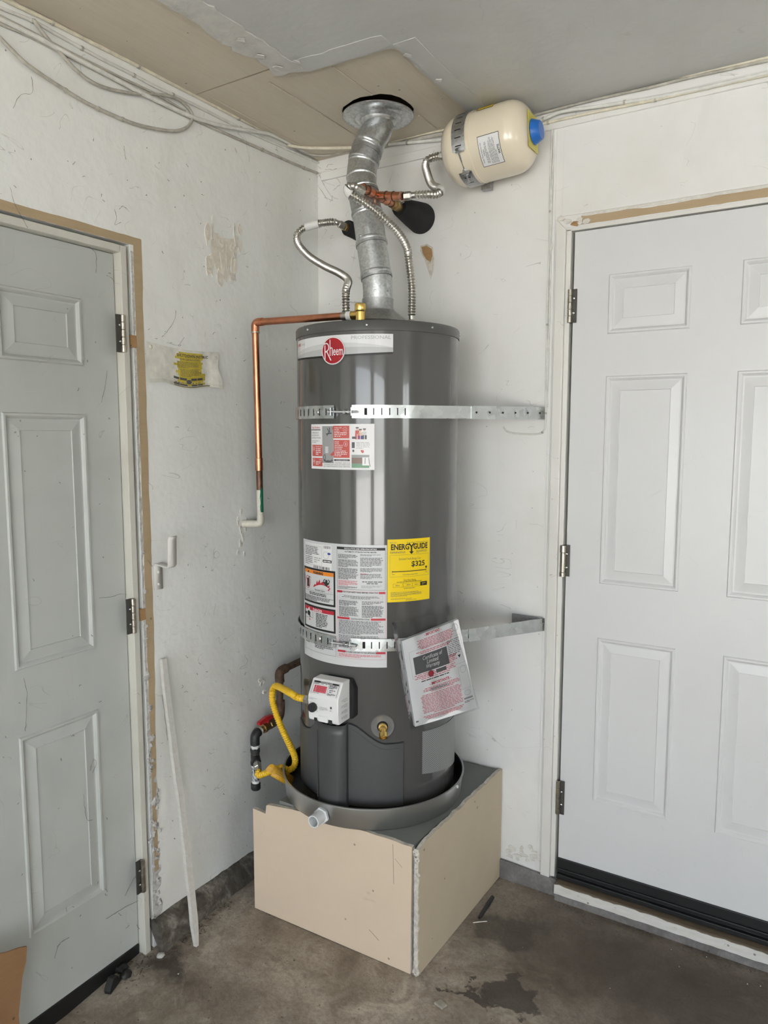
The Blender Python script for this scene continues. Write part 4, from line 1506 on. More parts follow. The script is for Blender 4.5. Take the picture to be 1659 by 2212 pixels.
d.rect(X(0.85), Y(0.612), X(0.988), Y(0.595), 'ink_red', 2)
d.text('LIGHTING INSTRUCTIONS', X(0.747), Y(0.610), 0.0042, 'ink_black', 0.056, 0.02, 'C')
d.para(X(0.53), Y(0.735), X(0.975), Y(0.618), 12, 'ink_grey', 48, 0.5)
d.para(X(0.53), Y(0.85), X(0.975), Y(0.74), 11, 'ink_grey', 49, 0.5)
d.rect(X(0.52), Y(0.888), X(0.60), Y(0.871), 'ink_red', 2)
d.rect(X(0.90), Y(0.888), X(0.988), Y(0.871), 'ink_red', 2)
d.text('TO TURN GAS OFF TO THE APPLIANCE', X(0.75), Y(0.886), 0.0042, 'ink_black', 0.094, 0.02, 'C')
d.para(X(0.53), Y(0.925), X(0.975), Y(0.895), 3, 'ink_pink', 50, 0.5)
d.frame(X(CX0), Y(0.935), X(0.987), Y(0.378), 0.0006, 'ink_pink', 1)
# warning box
d.frame(X(0.02), Y(0.525), X(0.495), Y(0.228), 0.006, 'ink_black', 2)
d.rect(X(0.038), Y(0.276), X(0.475), Y(0.246), 'ink_orange', 2)
d.text('WARNING', X(0.275), Y(0.273), 0.0080, 'ink_black', 0.046, 0.04, 'C', 3)
d.poly([(X(0.10), Y(0.273)), (X(0.135), Y(0.273)), (X(0.1175), Y(0.252))], 'ink_black', 3)
d.rect(X(0.085), Y(0.395), X(0.128), Y(0.325), 'ink_black', 2)
d.ring(X(0.105), Y(0.355), 0.0148, 0.0195, 0.0016, 'ink_red', 4)
d.stroke([(X(0.075), Y(0.325)), (X(0.138), Y(0.385))], 0.0016, 'ink_red', 4)
d.stroke([(X(0.115), Y(0.325)), (X(0.13), Y(0.308)), (X(0.155), Y(0.312))], 0.002, 'ink_black', 3)
fl = [(0.20, 0.385), (0.225, 0.36), (0.245, 0.365), (0.26, 0.325), (0.275, 0.345), (0.30, 0.312), (0.31, 0.345), (0.345, 0.325), (0.36, 0.35), (0.40, 0.335), (0.405, 0.36), (0.43, 0.35), (0.425, 0.37), (0.44, 0.375), (0.42, 0.395), (0.33, 0.393)]
d.poly([(X(a), Y(b)) for a, b in fl], 'ink_red', 2)
d.disc(X(0.392), Y(0.318), 0.0042, 0.0045, 'ink_black', 4, 14)
d.poly([(X(0.345), Y(0.33)), (X(0.385), Y(0.325)), (X(0.43), Y(0.335)), (X(0.40), Y(0.355)), (X(0.385), Y(0.362)), (X(0.365), Y(0.345))], 'ink_black', 4)
d.stroke([(X(0.36), Y(0.335)), (X(0.355), Y(0.315)), (X(0.375), Y(0.302))], 0.0024, 'ink_black', 4)
d.stroke([(X(0.42), Y(0.335)), (X(0.43), Y(0.315)), (X(0.415), Y(0.303))], 0.0024, 'ink_black', 4)
d.text('Flammable Vapors', X(0.30), Y(0.412), 0.0048, 'ink_black', 0.044, 0.01, 'C', 3)
d.ring(X(0.43), Y(0.41), 0.005, 0.005, 0.0005, 'ink_lightgrey')
d.rect(X(0.035), Y(0.4235), X(0.48), Y(0.422), 'ink_black', 2)
d.para(X(0.12), Y(0.455), X(0.40), Y(0.43), 2, 'ink_black', 51, 0.55, 'C', last=0.9)
d.para(X(0.04), Y(0.505), X(0.475), Y(0.462), 4, 'ink_grey', 52, 0.55, last=0.5)
# danger box
d.frame(X(0.025), Y(0.745), X(0.495), Y(0.545), 0.006, 'ink_black', 2)
d.rect(X(0.04), Y(0.592), X(0.478), Y(0.562), 'ink_red', 2)
d.text('DANGER', X(0.265), Y(0.590), 0.0080, 'paper_white', 0.042, 0.02, 'C', 3)
d.poly([(X(0.105), Y(0.590)), (X(0.14), Y(0.590)), (X(0.1225), Y(0.567))], 'paper_white', 3)
d.rect(X(0.05), Y(0.636), X(0.075), Y(0.615), 'ink_black', 2)
d.disc(X(0.115), Y(0.622), 0.009, 0.008, 'ink_black', 2, 12)
d.stroke([(X(0.12), Y(0.62)), (X(0.14), Y(0.65))], 0.0045, 'ink_black', 2)
d.stroke([(X(0.055), Y(0.665)), (X(0.16), Y(0.652)), (X(0.19), Y(0.655)), (X(0.19), Y(0.60))], 0.0009, 'ink_grey', 2)
d.poly([(X(0.115), Y(0.68)), (X(0.13), Y(0.66)), (X(0.15), Y(0.68))], 'ink_pink', 2)
d.para(X(0.24), Y(0.72), X(0.41), Y(0.60), 9, 'ink_black', 53, 0.5)
d.rect(X(0.03), Y(0.79), X(0.495), Y(0.762), 'ink_orange', 2)
d.frame(X(0.03), Y(0.935), X(0.498), Y(0.762), 0.0007, 'ink_black', 2)
d.para(X(0.045), Y(0.88), X(0.20), Y(0.80), 5, 'ink_black', 54, 0.45)
d.para(X(0.22), Y(0.90), X(0.47), Y(0.80), 8, 'ink_black', 55, 0.5)
d.build('instruction_sticker', wh, 'large white instruction and warning sticker')

# yellow energy tag
d = Decal(cyl_map(6.3, 1.060, 0.0009), 0.010)
We, He = 31.0 * ARC, 0.184
X = lambda f: f * We
Y = lambda p: He * (1 - p) + 0
d.rect(0, 0, We, He, 'energy_yellow', 0)
d.text('ENERG', X(0.075), Y(0.165), 0.0165, 'ink_black', X(0.40), 0.03)
d.text('GUIDE', X(0.575), Y(0.165), 0.0165, 'ink_black', X(0.355), 0.03)
d.stroke([(X(0.475), Y(0.075)), (X(0.53), Y(0.125)), (X(0.585), Y(0.075))], 0.004, 'ink_black', 3)
d.stroke([(X(0.53), Y(0.12)), (X(0.53), Y(0.215))], 0.0048, 'ink_black', 3)
d.poly([(X(0.475), Y(0.20)), (X(0.585), Y(0.20)), (X(0.53), Y(0.245))], 'ink_black', 3)
d.para(X(0.42), Y(0.065), X(0.95), Y(0.05), 1, 'ink_grey', 61, 0.4, last=1)
d.para(X(0.05), Y(0.06), X(0.2), Y(0.045), 1, 'ink_grey', 62, 0.4, last=1)
d.para(X(0.05), Y(0.225), X(0.42), Y(0.19), 2, 'ink_grey', 63, 0.4, last=0.95)
d.para(X(0.64), Y(0.24), X(0.93), Y(0.185), 3, 'ink_grey', 64, 0.35, last=0.25)
d.frame(X(0.05), Y(0.60), X(0.965), Y(0.25), 0.0005, 'ink_grey', 1)
d.text('Estimated Yearly Energy Cost', X(0.5), Y(0.33), 0.0065, 'ink_grey', X(0.50), 0.0, 'C')
d.text('$325', X(0.53), Y(0.44), 0.0155, 'ink_black', X(0.33), 0.02)
d.rect(X(0.10), Y(0.52), X(0.90), Y(0.508), 'ink_black', 2)
d.rect(X(0.10), Y(0.535), X(0.108), Y(0.495), 'ink_black', 2)
d.rect(X(0.892), Y(0.535), X(0.90), Y(0.495), 'ink_black', 2)
d.poly([(X(0.865), Y(0.455)), (X(0.925), Y(0.455)), (X(0.895), Y(0.50))], 'ink_black', 3)
d.para(X(0.10), Y(0.56), X(0.16), Y(0.545), 1, 'ink_grey', 65, 0.5, last=1)
d.para(X(0.87), Y(0.56), X(0.93), Y(0.545), 1, 'ink_grey', 66, 0.5, last=1)
d.para(X(0.33), Y(0.575), X(0.68), Y(0.56), 1, 'ink_grey', 67, 0.45, last=1)
d.text('First Hour Rating', X(0.50), Y(0.67), 0.0055, 'ink_black', X(0.28), 0.0, 'C')
d.para(X(0.2), Y(0.69), X(0.78), Y(0.675), 1, 'ink_black', 68, 0.5, last=1)
d.frame(X(0.12), Y(0.765), X(0.90), Y(0.705), 0.0005, 'ink_black')
for a in (0.335, 0.545):
    d.rect(X(a), Y(0.765), X(a + 0.006), Y(0.705), 'ink_black', 2)
d.rect(X(0.745), Y(0.765), X(0.92), Y(0.70), 'ink_black', 3)
for a in (0.17, 0.42, 0.61):
    d.para(X(a), Y(0.745), X(a + 0.09), Y(0.727), 1, 'ink_grey', 69, 0.5, last=1)
d.para(X(0.79), Y(0.755), X(0.88), Y(0.713), 2, 'energy_yellow', 70, 0.3, layer=4)
d.para(X(0.36), Y(0.795), X(0.62), Y(0.78), 1, 'ink_grey', 71, 0.5, last=1)
d.para(X(0.07), Y(0.915), X(0.80), Y(0.84), 5, 'ink_grey', 72, 0.35)
d.para(X(0.07), Y(0.96), X(0.55), Y(0.945), 1, 'ink_grey', 73, 0.4, last=1)
d.para(X(0.40), Y(0.982), X(0.65), Y(0.967), 1, 'ink_grey', 74, 0.4, last=1)
d.build('energy_tag', wh, 'yellow energy cost tag showing $325')

# ---- lower front: access doors, centre cover, drain valve, air grille
def shell(ths, z_lo, z_hi, dr, th_in=0.0):
    """curved plate standing dr proud of the jacket; z_lo/z_hi functions of angle"""
    m = MB()
    n = len(ths)
    vs = []
    for t in ths:
        vs += [TP(t, z_lo(t), TR + dr), TP(t, z_hi(t), TR + dr), TP(t, z_lo(t) - 0.001, TR - 0.002), TP(t, z_hi(t) + 0.001, TR - 0.002)]
    fs = []
    for i in range(n - 1):
        a, b = 4 * i, 4 * i + 4
        fs += [(a, b, b + 1, a + 1), (a + 1, b + 1, b + 3, a + 3), (a, a + 2, b + 2, b)]
    fs += [(0, 1, 3, 2), (4 * n - 4, 4 * n - 2, 4 * n - 1, 4 * n - 3)]
    m.add(vs, fs)
    return m


def sstep(a, b, x):
    t = max(0, min(1, (x - a) / (b - a)))
    return t * t * (3 - 2 * t)


lin = lambda a, b, n: [a + (b - a) * i / n for i in range(n + 1)]
zr_top = lambda t: 0.690 - 0.058 * sstep(-20, 6, t) + (0.001 if t > 16 else 0)
m = shell(lin(-20.5, 17.5, 40), lambda t: 0.438, zr_top, 0.0045)
pr_ = obj('access_door', m, 'tank_plastic', wh, ang=30, bevel=0.0015, label='dark grey curved access door right of the cover')
m = shell(lin(-19.5, 17.9, 40), lambda t: 0.434, lambda t: zr_top(t) + 0.0035, 0.0008)
obj('door_gap', m, 'black_void', pr_, ang=30)
m = shell(lin(-18.0, 14.5, 36), lambda t: zr_top(t) - 0.017, lambda t: zr_top(t) - 0.013, 0.0062)
obj('raised_rib', m, 'tank_plastic', pr_, ang=30, bevel=0.001)
zl_top = lambda t: 0.640 + 0.045 * sstep(-60, -44, t) ** 2 - 0.012 * sstep(-80, -66, t) * (1 - sstep(-66, -50, t))
m = shell(lin(-78, -43.5, 36), lambda t: 0.438, zl_top, 0.0045)
plf = obj('access_door', m, 'tank_plastic', wh, ang=30, bevel=0.0015, label='dark grey curved access door left of the cover')
m = shell(lin(-78.5, -43.5, 36), lambda t: 0.434, lambda t: zl_top(t) + 0.0035, 0.0008)
obj('door_gap', m, 'black_void', plf, ang=30)
# centre cover: rounded channel
cv = MB()
prof = []
tc = -31.5
for k in range(13):
    a = PI * k / 12
    prof.append((math.cos(a), math.sin(a) ** 0.55))
vs, fs = [], []
zc_ = [(0.418, 0.90), (0.423, 1.0), (0.66, 1.0), (0.69, 1.0)]
for (z, sc_) in zc_:
    for (a, b) in prof:
        th = tc - a * 11.5
        zz = z + (0.004 * (1 - b) if z > 0.68 else 0)
        vs.append(TP(th, zz, TR + 0.002 + 0.034 * b * sc_))
n_ = len(prof)
for i in range(len(zc_) - 1):
    for k in range(n_ - 1):
        fs.append((i * n_ + k, i * n_ + k + 1, (i + 1) * n_ + k + 1, (i + 1) * n_ + k))
fs.append(tuple(range(n_)))
cv.add(vs, fs)
cvo = obj('burner_cover', cv, 'tank_plastic', wh, ang=28, label='rounded dark grey plastic channel cover at the base')
sm = cvo.modifiers.new('thickness', 'SOLIDIFY')
sm.thickness = 0.003
sm.offset = -1
for th in (-39.5,):
    m = MB()
    m.obox(TP(th, 0.56, TR + 0.0335), TT(th), TN(th), (0, 0, 1), 0.0012, 0.001, 0.105)
    obj('raised_rib', m, 'tank_plastic', cvo, smooth=False)
# hint of the burner tubes rising into the control
for k, (dth, mt_) in enumerate(((-36, 'stainless'), (-33, 'old_brass'), (-30, 'black_plastic'), (-27.5, 'stainless'))):
    m = MB()
    m.tube(spline([TP(dth, 0.63, TR + 0.016), TP(dth + 1, 0.68, TR + 0.018), TP(-34 + k * 2.5, 0.712, TR + 0.03)], 5), 0.003, 8)
    obj('burner_tube', m, mt_, wh)
# drain valve
dv = MB()
DN = TN(3.1)
dv.lathe([(0.0005, 0.002), (0.0175, 0.002), (0.019, 0.0018), (0.034, 0.0030), (0.0355, 0.0015), (0.0355, -0.004)], TP(3.1, 0.688, TR), DN, 40)
dvo = obj('drain_escutcheon', dv, 'satin_plate', wh, label='round grey plate behind the brass drain valve')
m = MB()
m.lathe([(0.0005, 0.003), (0.015, 0.0031), (0.0165, 0.0028)], TP(3.1, 0.688, TR), DN, 28)
obj('hole', m, 'black_void', dvo)
m = MB()
m.lathe([(0.011, 0.0), (0.011, 0.012), (0.013, 0.013), (0.013, 0.022), (0.010, 0.024), (0.009, 0.035), (0.0005, 0.035)], TP(3.1, 0.690, TR), DN, 22)
q0 = TP(3.1, 0.690, TR + 0.030)
dd = (DN * 0.75 + Vector((0, 0, -0.65))).normalized()
m.lathe([(0.008, -0.004), (0.009, 0.010), (0.0125, 0.012), (0.0125, 0.026), (0.0095, 0.026), (0.0085, 0.018), (0.0005, 0.018)], q0, dd, 22)
dvv = obj('drain_valve', m, 'brass', wh, label='brass drain valve')
m = MB()
m.lathe([(0.0005, 0.022), (0.004, 0.0215), (0.0045, 0.017)], q0, dd, 12)
obj('valve_stem', m, 'zinc_bolt', dvv)
# perforated air grille
g = MB()
ths = lin(32, 86, 34)
zg0 = lambda t: 0.492 + 0.036 * sstep(40, 30, t) * 0
vs, fs = [], []
for i, t in enumerate(ths):
    z0_, z1_ = 0.522 - 0.0008 * (t - 32), 0.655 - 0.0002 * (t - 32)
    vs += [TP(t, z0_, TR + 0.0012), TP(t, z1_, TR + 0.0012)]
for i in range(len(ths) - 1):
    fs.append((2 * i, 2 * i + 2, 2 * i + 3, 2 * i + 1))
g.add(vs, fs)
go = obj('air_grille', g, 'perforated_steel', wh, label='perforated air intake grille low on the jacket')
uvl = go.data.uv_layers.new(name='UVMap')
for poly in go.data.polygons:
    for li in poly.loop_indices:
        co = go.data.vertices[go.data.loops[li].vertex_index].co + Vector(wh.location)
        rel = co - TC
        ang_ = math.atan2(rel.dot(E1), rel.dot(E0))
        uvl.data[li].uv = (ang_ * TR / 0.0068, (co.z - 0.45) / 0.0062)

# ---- gas control (white) with dial
CT = -28.5
cn, ct_ = TN(CT), TT(CT)
cz = 0.772
cb = TP(CT, cz, TR)


def CPT(u, n_, w):
    q = cb + ct_ * (u * 0.93) + cn * n_
    return Vector((q.x, q.y, cz + w * 0.93))


m = MB()
bx_ = [(-0.058, -0.055), (-0.050, -0.066), (0.050, -0.066), (0.058, -0.055), (0.058, 0.035), (0.046, 0.066), (-0.046, 0.066), (-0.058, 0.035)]
m.prism([CPT(u * 1.0 + 0.012, -0.02, w * 0.98) for u, w in bx_], cn * 0.036)
ctrl = obj('control_backing', m, 'black_void', wh, smooth=False, bevel=0.006, label='black gasket behind the gas control')
prof = [(0.012, -0.062), (0.074, -0.062), (0.078, -0.056), (0.080, -0.030), (0.080, 0.018), (0.078, 0.022), (0.054, 0.062), (0.050, 0.066), (0.012, 0.066)]
m = MB()
L = [CPT(-0.055, a, b) for a, b in prof]
m.prism(L, ct_ * 0.1023)
body = obj('gas_control', m, 'white_plastic', wh, ang=20, bevel=0.006, seg=4, label='white gas control valve box with dial')
# sloped label
sl_a, sl_b = Vector((0.0785, 0.0, 0.0225)), Vector((0.0545, 0.0, 0.0625))
sn_ = Vector((sl_b.z - sl_a.z, 0, -(sl_b.x - sl_a.x))).normalized()


def slope_map(u, v, l):      # u across, v 0..1 up the slope
    q = sl_a.lerp(sl_b, v) + sn_ * (0.0006 + l * 0.0003)
    return CPT(u, q.x, q.z)


d = Decal(slope_map, 1.0)
d.frame(-0.047, 0.06, 0.047, 0.95, 0.0012, 'ink_grey', 1)
d.rect(-0.0455, 0.10, 0.0455, 0.93, 'sticker_white', 0)
d.rect(-0.045, 0.83, 0.045, 0.94, 'ink_black', 2)
d.fn = lambda u, v, l: slope_map(u, v, l)
H_ = 0.0466
tm = Decal(lambda u, v, l: slope_map(u, v / H_, l), 1.0)
tm.text('STATUS LIGHT CODE', 0.0, 0.855 * H_, 0.0036, 'paper_white', 0.044, 0.02, 'C', 3)
tm.para(-0.044, 0.72 * H_, 0.008, 0.82 * H_, 2, 'ink_grey', 80, 0.6)
tm.rect(-0.026, 0.74 * H_, -0.002, 0.82 * H_, 'sticker_white', 3)
tm.text('WARNING', -0.014, 0.755 * H_, 0.0026, 'ink_black', 0.010, 0.02, 'C', 4)
tm.rect(-0.040, 0.20 * H_, 0.006, 0.66 * H_, 'ink_pink', 2)
tm.para(-0.039, 0.22 * H_, 0.005, 0.64 * H_, 7, 'ink_red', 81, 0.5, layer=3)
tm.rect(-0.0335, 0.2 * H_, -0.0325, 0.66 * H_, 'sticker_white', 4)
tm.rect(0.010, 0.12 * H_, 0.0108, 0.82 * H_, 'ink_grey', 2)
tm.para(0.013, 0.56 * H_, 0.043, 0.82 * H_, 4, 'ink_grey', 82, 0.7)
tm.para(0.016, 0.30 * H_, 0.040, 0.52 * H_, 2, 'ink_black', 83, 0.35)
tm.para(0.013, 0.12 * H_, 0.043, 0.26 * H_, 3, 'ink_grey', 84, 0.7)
tm.para(-0.042, 0.12 * H_, 0.006, 0.18 * H_, 1, 'ink_grey', 85, 0.5)
d2 = d.build('status_label', body, 'status light code label on the control')
tm.build('status_print', body)
d = Decal(lambda u, v, l: CPT(u, 0.0806 + l * 0.0003, v), 1.0)
d.para(-0.050, 0.008, -0.020, 0.014, 2, 'ink_lightgrey', 86, 0.4)
d.para(-0.012, -0.022, 0.020, -0.010, 4, 'ink_lightgrey', 87, 0.35)
d.disc(0.030, -0.008, 0.0035, 0.0042, 'ink_grey', 1, 14)
d.para(0.025, -0.020, 0.034, -0.016, 1, 'ink_lightgrey', 88, 0.5, last=1)
for a in range(0, 360, 40):
    if 60 < a < 110:
        continue
    ca, sa = math.cos(math.radians(a)), math.sin(math.radians(a))
    d.stroke([(-0.035 + 0.0165 * ca, -0.016 + 0.0165 * sa), (-0.035 + 0.0185 * ca, -0.016 + 0.0185 * sa)], 0.0013, 'ink_grey', 1)
d.build('front_print', body)
m = MB()
m.lathe([(0.0135, 0.0), (0.0135, 0.010), (0.0125, 0.012), (0.0005, 0.012)], CPT(-0.035, 0.080, -0.016), cn, 30)
kn = obj('dial', m, 'black_plastic', body, label='round black temperature dial')
m = MB()
m.obox(CPT(-0.035, 0.0925, -0.016), ct_, cn, (0, 0, 1), 0.002, 0.0015, 0.010)
obj('dial_grip', m, 'black_plastic', kn, smooth=False, bevel=0.0008)
for (u, w, s_) in ((-0.028, -0.055, 0.0048), (0.026, -0.055, 0.0062)):
    m = MB()
    m.obox(CPT(u, 0.079, w), ct_, cn, (0, 0, 1), s_, 0.002, s_)
    obj('button', m, 'black_plastic', body, smooth=False, bevel=0.001)
m = MB()
m.obox(CPT(0.0, 0.0795, -0.050), ct_, cn, (0, 0, 1), 0.016, 0.0015, 0.009)
obj('front_boss', m, 'white_plastic', body, smooth=False, bevel=0.002)
d = Decal(lambda u, v, l: CPT(0.0553 + l * 0.0003, u, v), 1.0)
for k in range(4):
    d.para(0.03, -0.052 + 0.018 * k, 0.066, -0.040 + 0.018 * k, 3, 'ink_lightgrey', 90 + k, 0.4)
d.build('side_print', body)
m = MB()
m.lathe([(0.013, 0), (0.013, 0.012), (0.0105, 0.013), (0.0105, 0.020), (0.0135, 0.020), (0.0135, 0.034), (0.010, 0.035), (0.0005, 0.035)], CPT(-0.055, 0.046, -0.012), -ct_, 6)
obj('gas_inlet_nut', m, 'nickel', body, smooth=False, bevel=0.001)
GIN = CPT(-0.090, 0.046, -0.012)

# ------------------------------------------------------------------ paper pouch hanging on the jacket
PN = TN(24)
PO = TP(24, 0.9, TR + 0.014)
pouch = thing('document_pouch', 'clear plastic pouch with white and red printed manuals hung on the heater', 'document pouch', (PO.x, PO.y, 0.68))
PT = TT(24)
BP = lambda px, py, off=0.0: on_plane(px, py, PO + PN * off, PN)
ptl, ptr, pbl, pbr = BP(868, 1385), BP(990, 1338), BP(897, 1570), BP(1030, 1528)
pu = ((ptr - ptl) + (pbr - pbl)) / 2
pv = ((ptl - pbl) + (ptr - pbr)) / 2
PWd, PHt = pu.length, pv.length


def page(u, v, l):       # u,v in metres over the page
    a, b = u / PWd, v / PHt
    q = pbl.lerp(pbr, a).lerp(ptl.lerp(ptr, a), b)
    return q + PN * (l * 0.0004 + 0.004 * math.sin(PI * a))


m = MB()
m.prism([pbl - PN * 0.012, pbr - PN * 0.012, ptr - PN * 0.012, ptl - PN * 0.012], PN * 0.0115)
obj('booklet', m, 'paper_white', pouch, smooth=False, label='white manual booklet')
d = Decal(page, 0.02)
d.rect(0, 0, PWd, PHt, 'paper_white', 0)
X = lambda f: f * PWd
Y = lambda p: PHt * (1 - p)
d.text('- IMPORTANT -', X(0.52), Y(0.035), 0.0085, 'ink_red', X(0.30), 0.02, 'C')
d.para(X(0.22), Y(0.165), X(0.88), Y(0.055), 7, 'ink_pink', 101, 0.5, 'C', last=0.8)
d.para(X(0.15), Y(0.215), X(0.85), Y(0.18), 2, 'ink_pink', 102, 0.5, 'C', last=0.7)
d.frame(X(0.08), Y(0.46), X(0.97), Y(0.15), 0.0006, 'ink_lightgrey', 1)
d.rect(X(0.13), Y(0.42), X(0.70), Y(0.225), 'ink_grey', 2)
d.text('Certificate of', X(0.44), Y(0.285), 0.0125, 'sticker_white', X(0.33), 0.0, 'C', 3, 0.2)
d.text('Limited', X(0.43), Y(0.335), 0.0125, 'sticker_white', X(0.19), 0.0, 'C', 3, 0.2)
d.text('Warranty', X(0.42), Y(0.385), 0.0125, 'sticker_white', X(0.23), 0.0, 'C', 3, 0.2)
d.para(X(0.72), Y(0.36), X(0.94), Y(0.17), 10, 'ink_grey', 103, 0.35)
d.para(X(0.70), Y(0.42), X(0.85), Y(0.33), 5, 'ink_pink', 104, 0.5)
d.poly([(X(0.86), Y(0.365)), (X(0.91), Y(0.365)), (X(0.885), Y(0.40))], 'ink_black', 2)
d.para(X(0.10), Y(0.50), X(0.80), Y(0.425), 4, 'ink_pink', 105, 0.45, 'C', last=0.7)
d.disc(X(0.37), Y(0.455), 0.008, 0.009, 'ink_red', 3, 18)
d.ring(X(0.37), Y(0.455), 0.009, 0.010, 0.0015, 'ink_black', 4)
d.rect(X(0.46), Y(0.47), X(0.63), Y(0.43), 'ink_grey', 3)
d.para(X(0.20), Y(0.525), X(0.66), Y(0.505), 1, 'ink_black', 106, 0.5, last=1)
d.text('- IMPORTANTE -', X(0.50), Y(0.585), 0.0090, 'ink_red', X(0.36), 0.02, 'C')
d.para(X(0.20), Y(0.66), X(0.82), Y(0.60), 4, 'ink_pink', 107, 0.5, 'C', last=0.6)
d.para(X(0.30), Y(0.645), X(0.62), Y(0.615), 2, 'ink_black', 108, 0.5, 'C', layer=3, last=1)
d.para(X(0.14), Y(0.90), X(0.82), Y(0.67), 14, 'ink_pink', 109, 0.45, 'C', last=0.5)
d.para(X(0.14), Y(0.955), X(0.80), Y(0.91), 3, 'ink_pink', 110, 0.5, 'C', last=0.8)
d.ring(X(0.91), Y(0.065), 0.011, 0.011, 0.001, 'ink_lightgrey')
d.frame(X(0.82), Y(0.75), X(0.97), Y(0.50), 0.0006, 'ink_lightgrey', 2)
d.ring(X(0.90), Y(0.53), 0.010, 0.012, 0.0008, 'ink_lightgrey')
d.ring(X(0.90), Y(0.80), 0.011, 0.008, 0.0008, 'ink_lightgrey')
d.rect(X(0.82), Y(0.87), X(0.97), Y(0.85), 'ink_lightgrey', 2)
d.para(X(0.82), Y(0.91), X(0.99), Y(0.885), 2, 'ink_grey', 111, 0.5)
d.rect(X(0.02), Y(0.955), X(0.06), Y(0.94), 'ink_grey', 2)
d.build('front_sheet', pouch, 'white sheet with dense red print and a grey certificate box')
# clear bag: front and back film, wavy top
film = MB()
corn = [BP(846, 1346), BP(974, 1317), BP(1036, 1531), BP(888, 1578)]
for off, amp in ((0.009, 0.003), (-0.0135, 0.001)):
    vs, fs = [], []
    nu_, nv_ = 14, 18
    for j in range(nv_ + 1):
        for i in range(nu_ + 1):
            a, b = i / nu_, j / nv_
            q = corn[3].lerp(corn[2], a).lerp(corn[0].lerp(corn[1], a), b)
            edge_ = min(a, 1 - a, b) * 8
            w = off * min(1, edge_) + amp * math.sin(a * 17 + b * 5) * min(1, edge_) + (0.003 * math.sin(a * 40) if b > 0.9 and off > 0 else 0)
            vs.append(q + PN * w)
    for j in range(nv_):
        for i in range(nu_):
            fs.append((j * (nu_ + 1) + i, j * (nu_ + 1) + i + 1, (j + 1) * (nu_ + 1) + i + 1, (j + 1) * (nu_ + 1) + i))
    film.add(vs, fs)
obj('plastic_bag', film, 'clear_film', pouch, label='clear plastic bag')


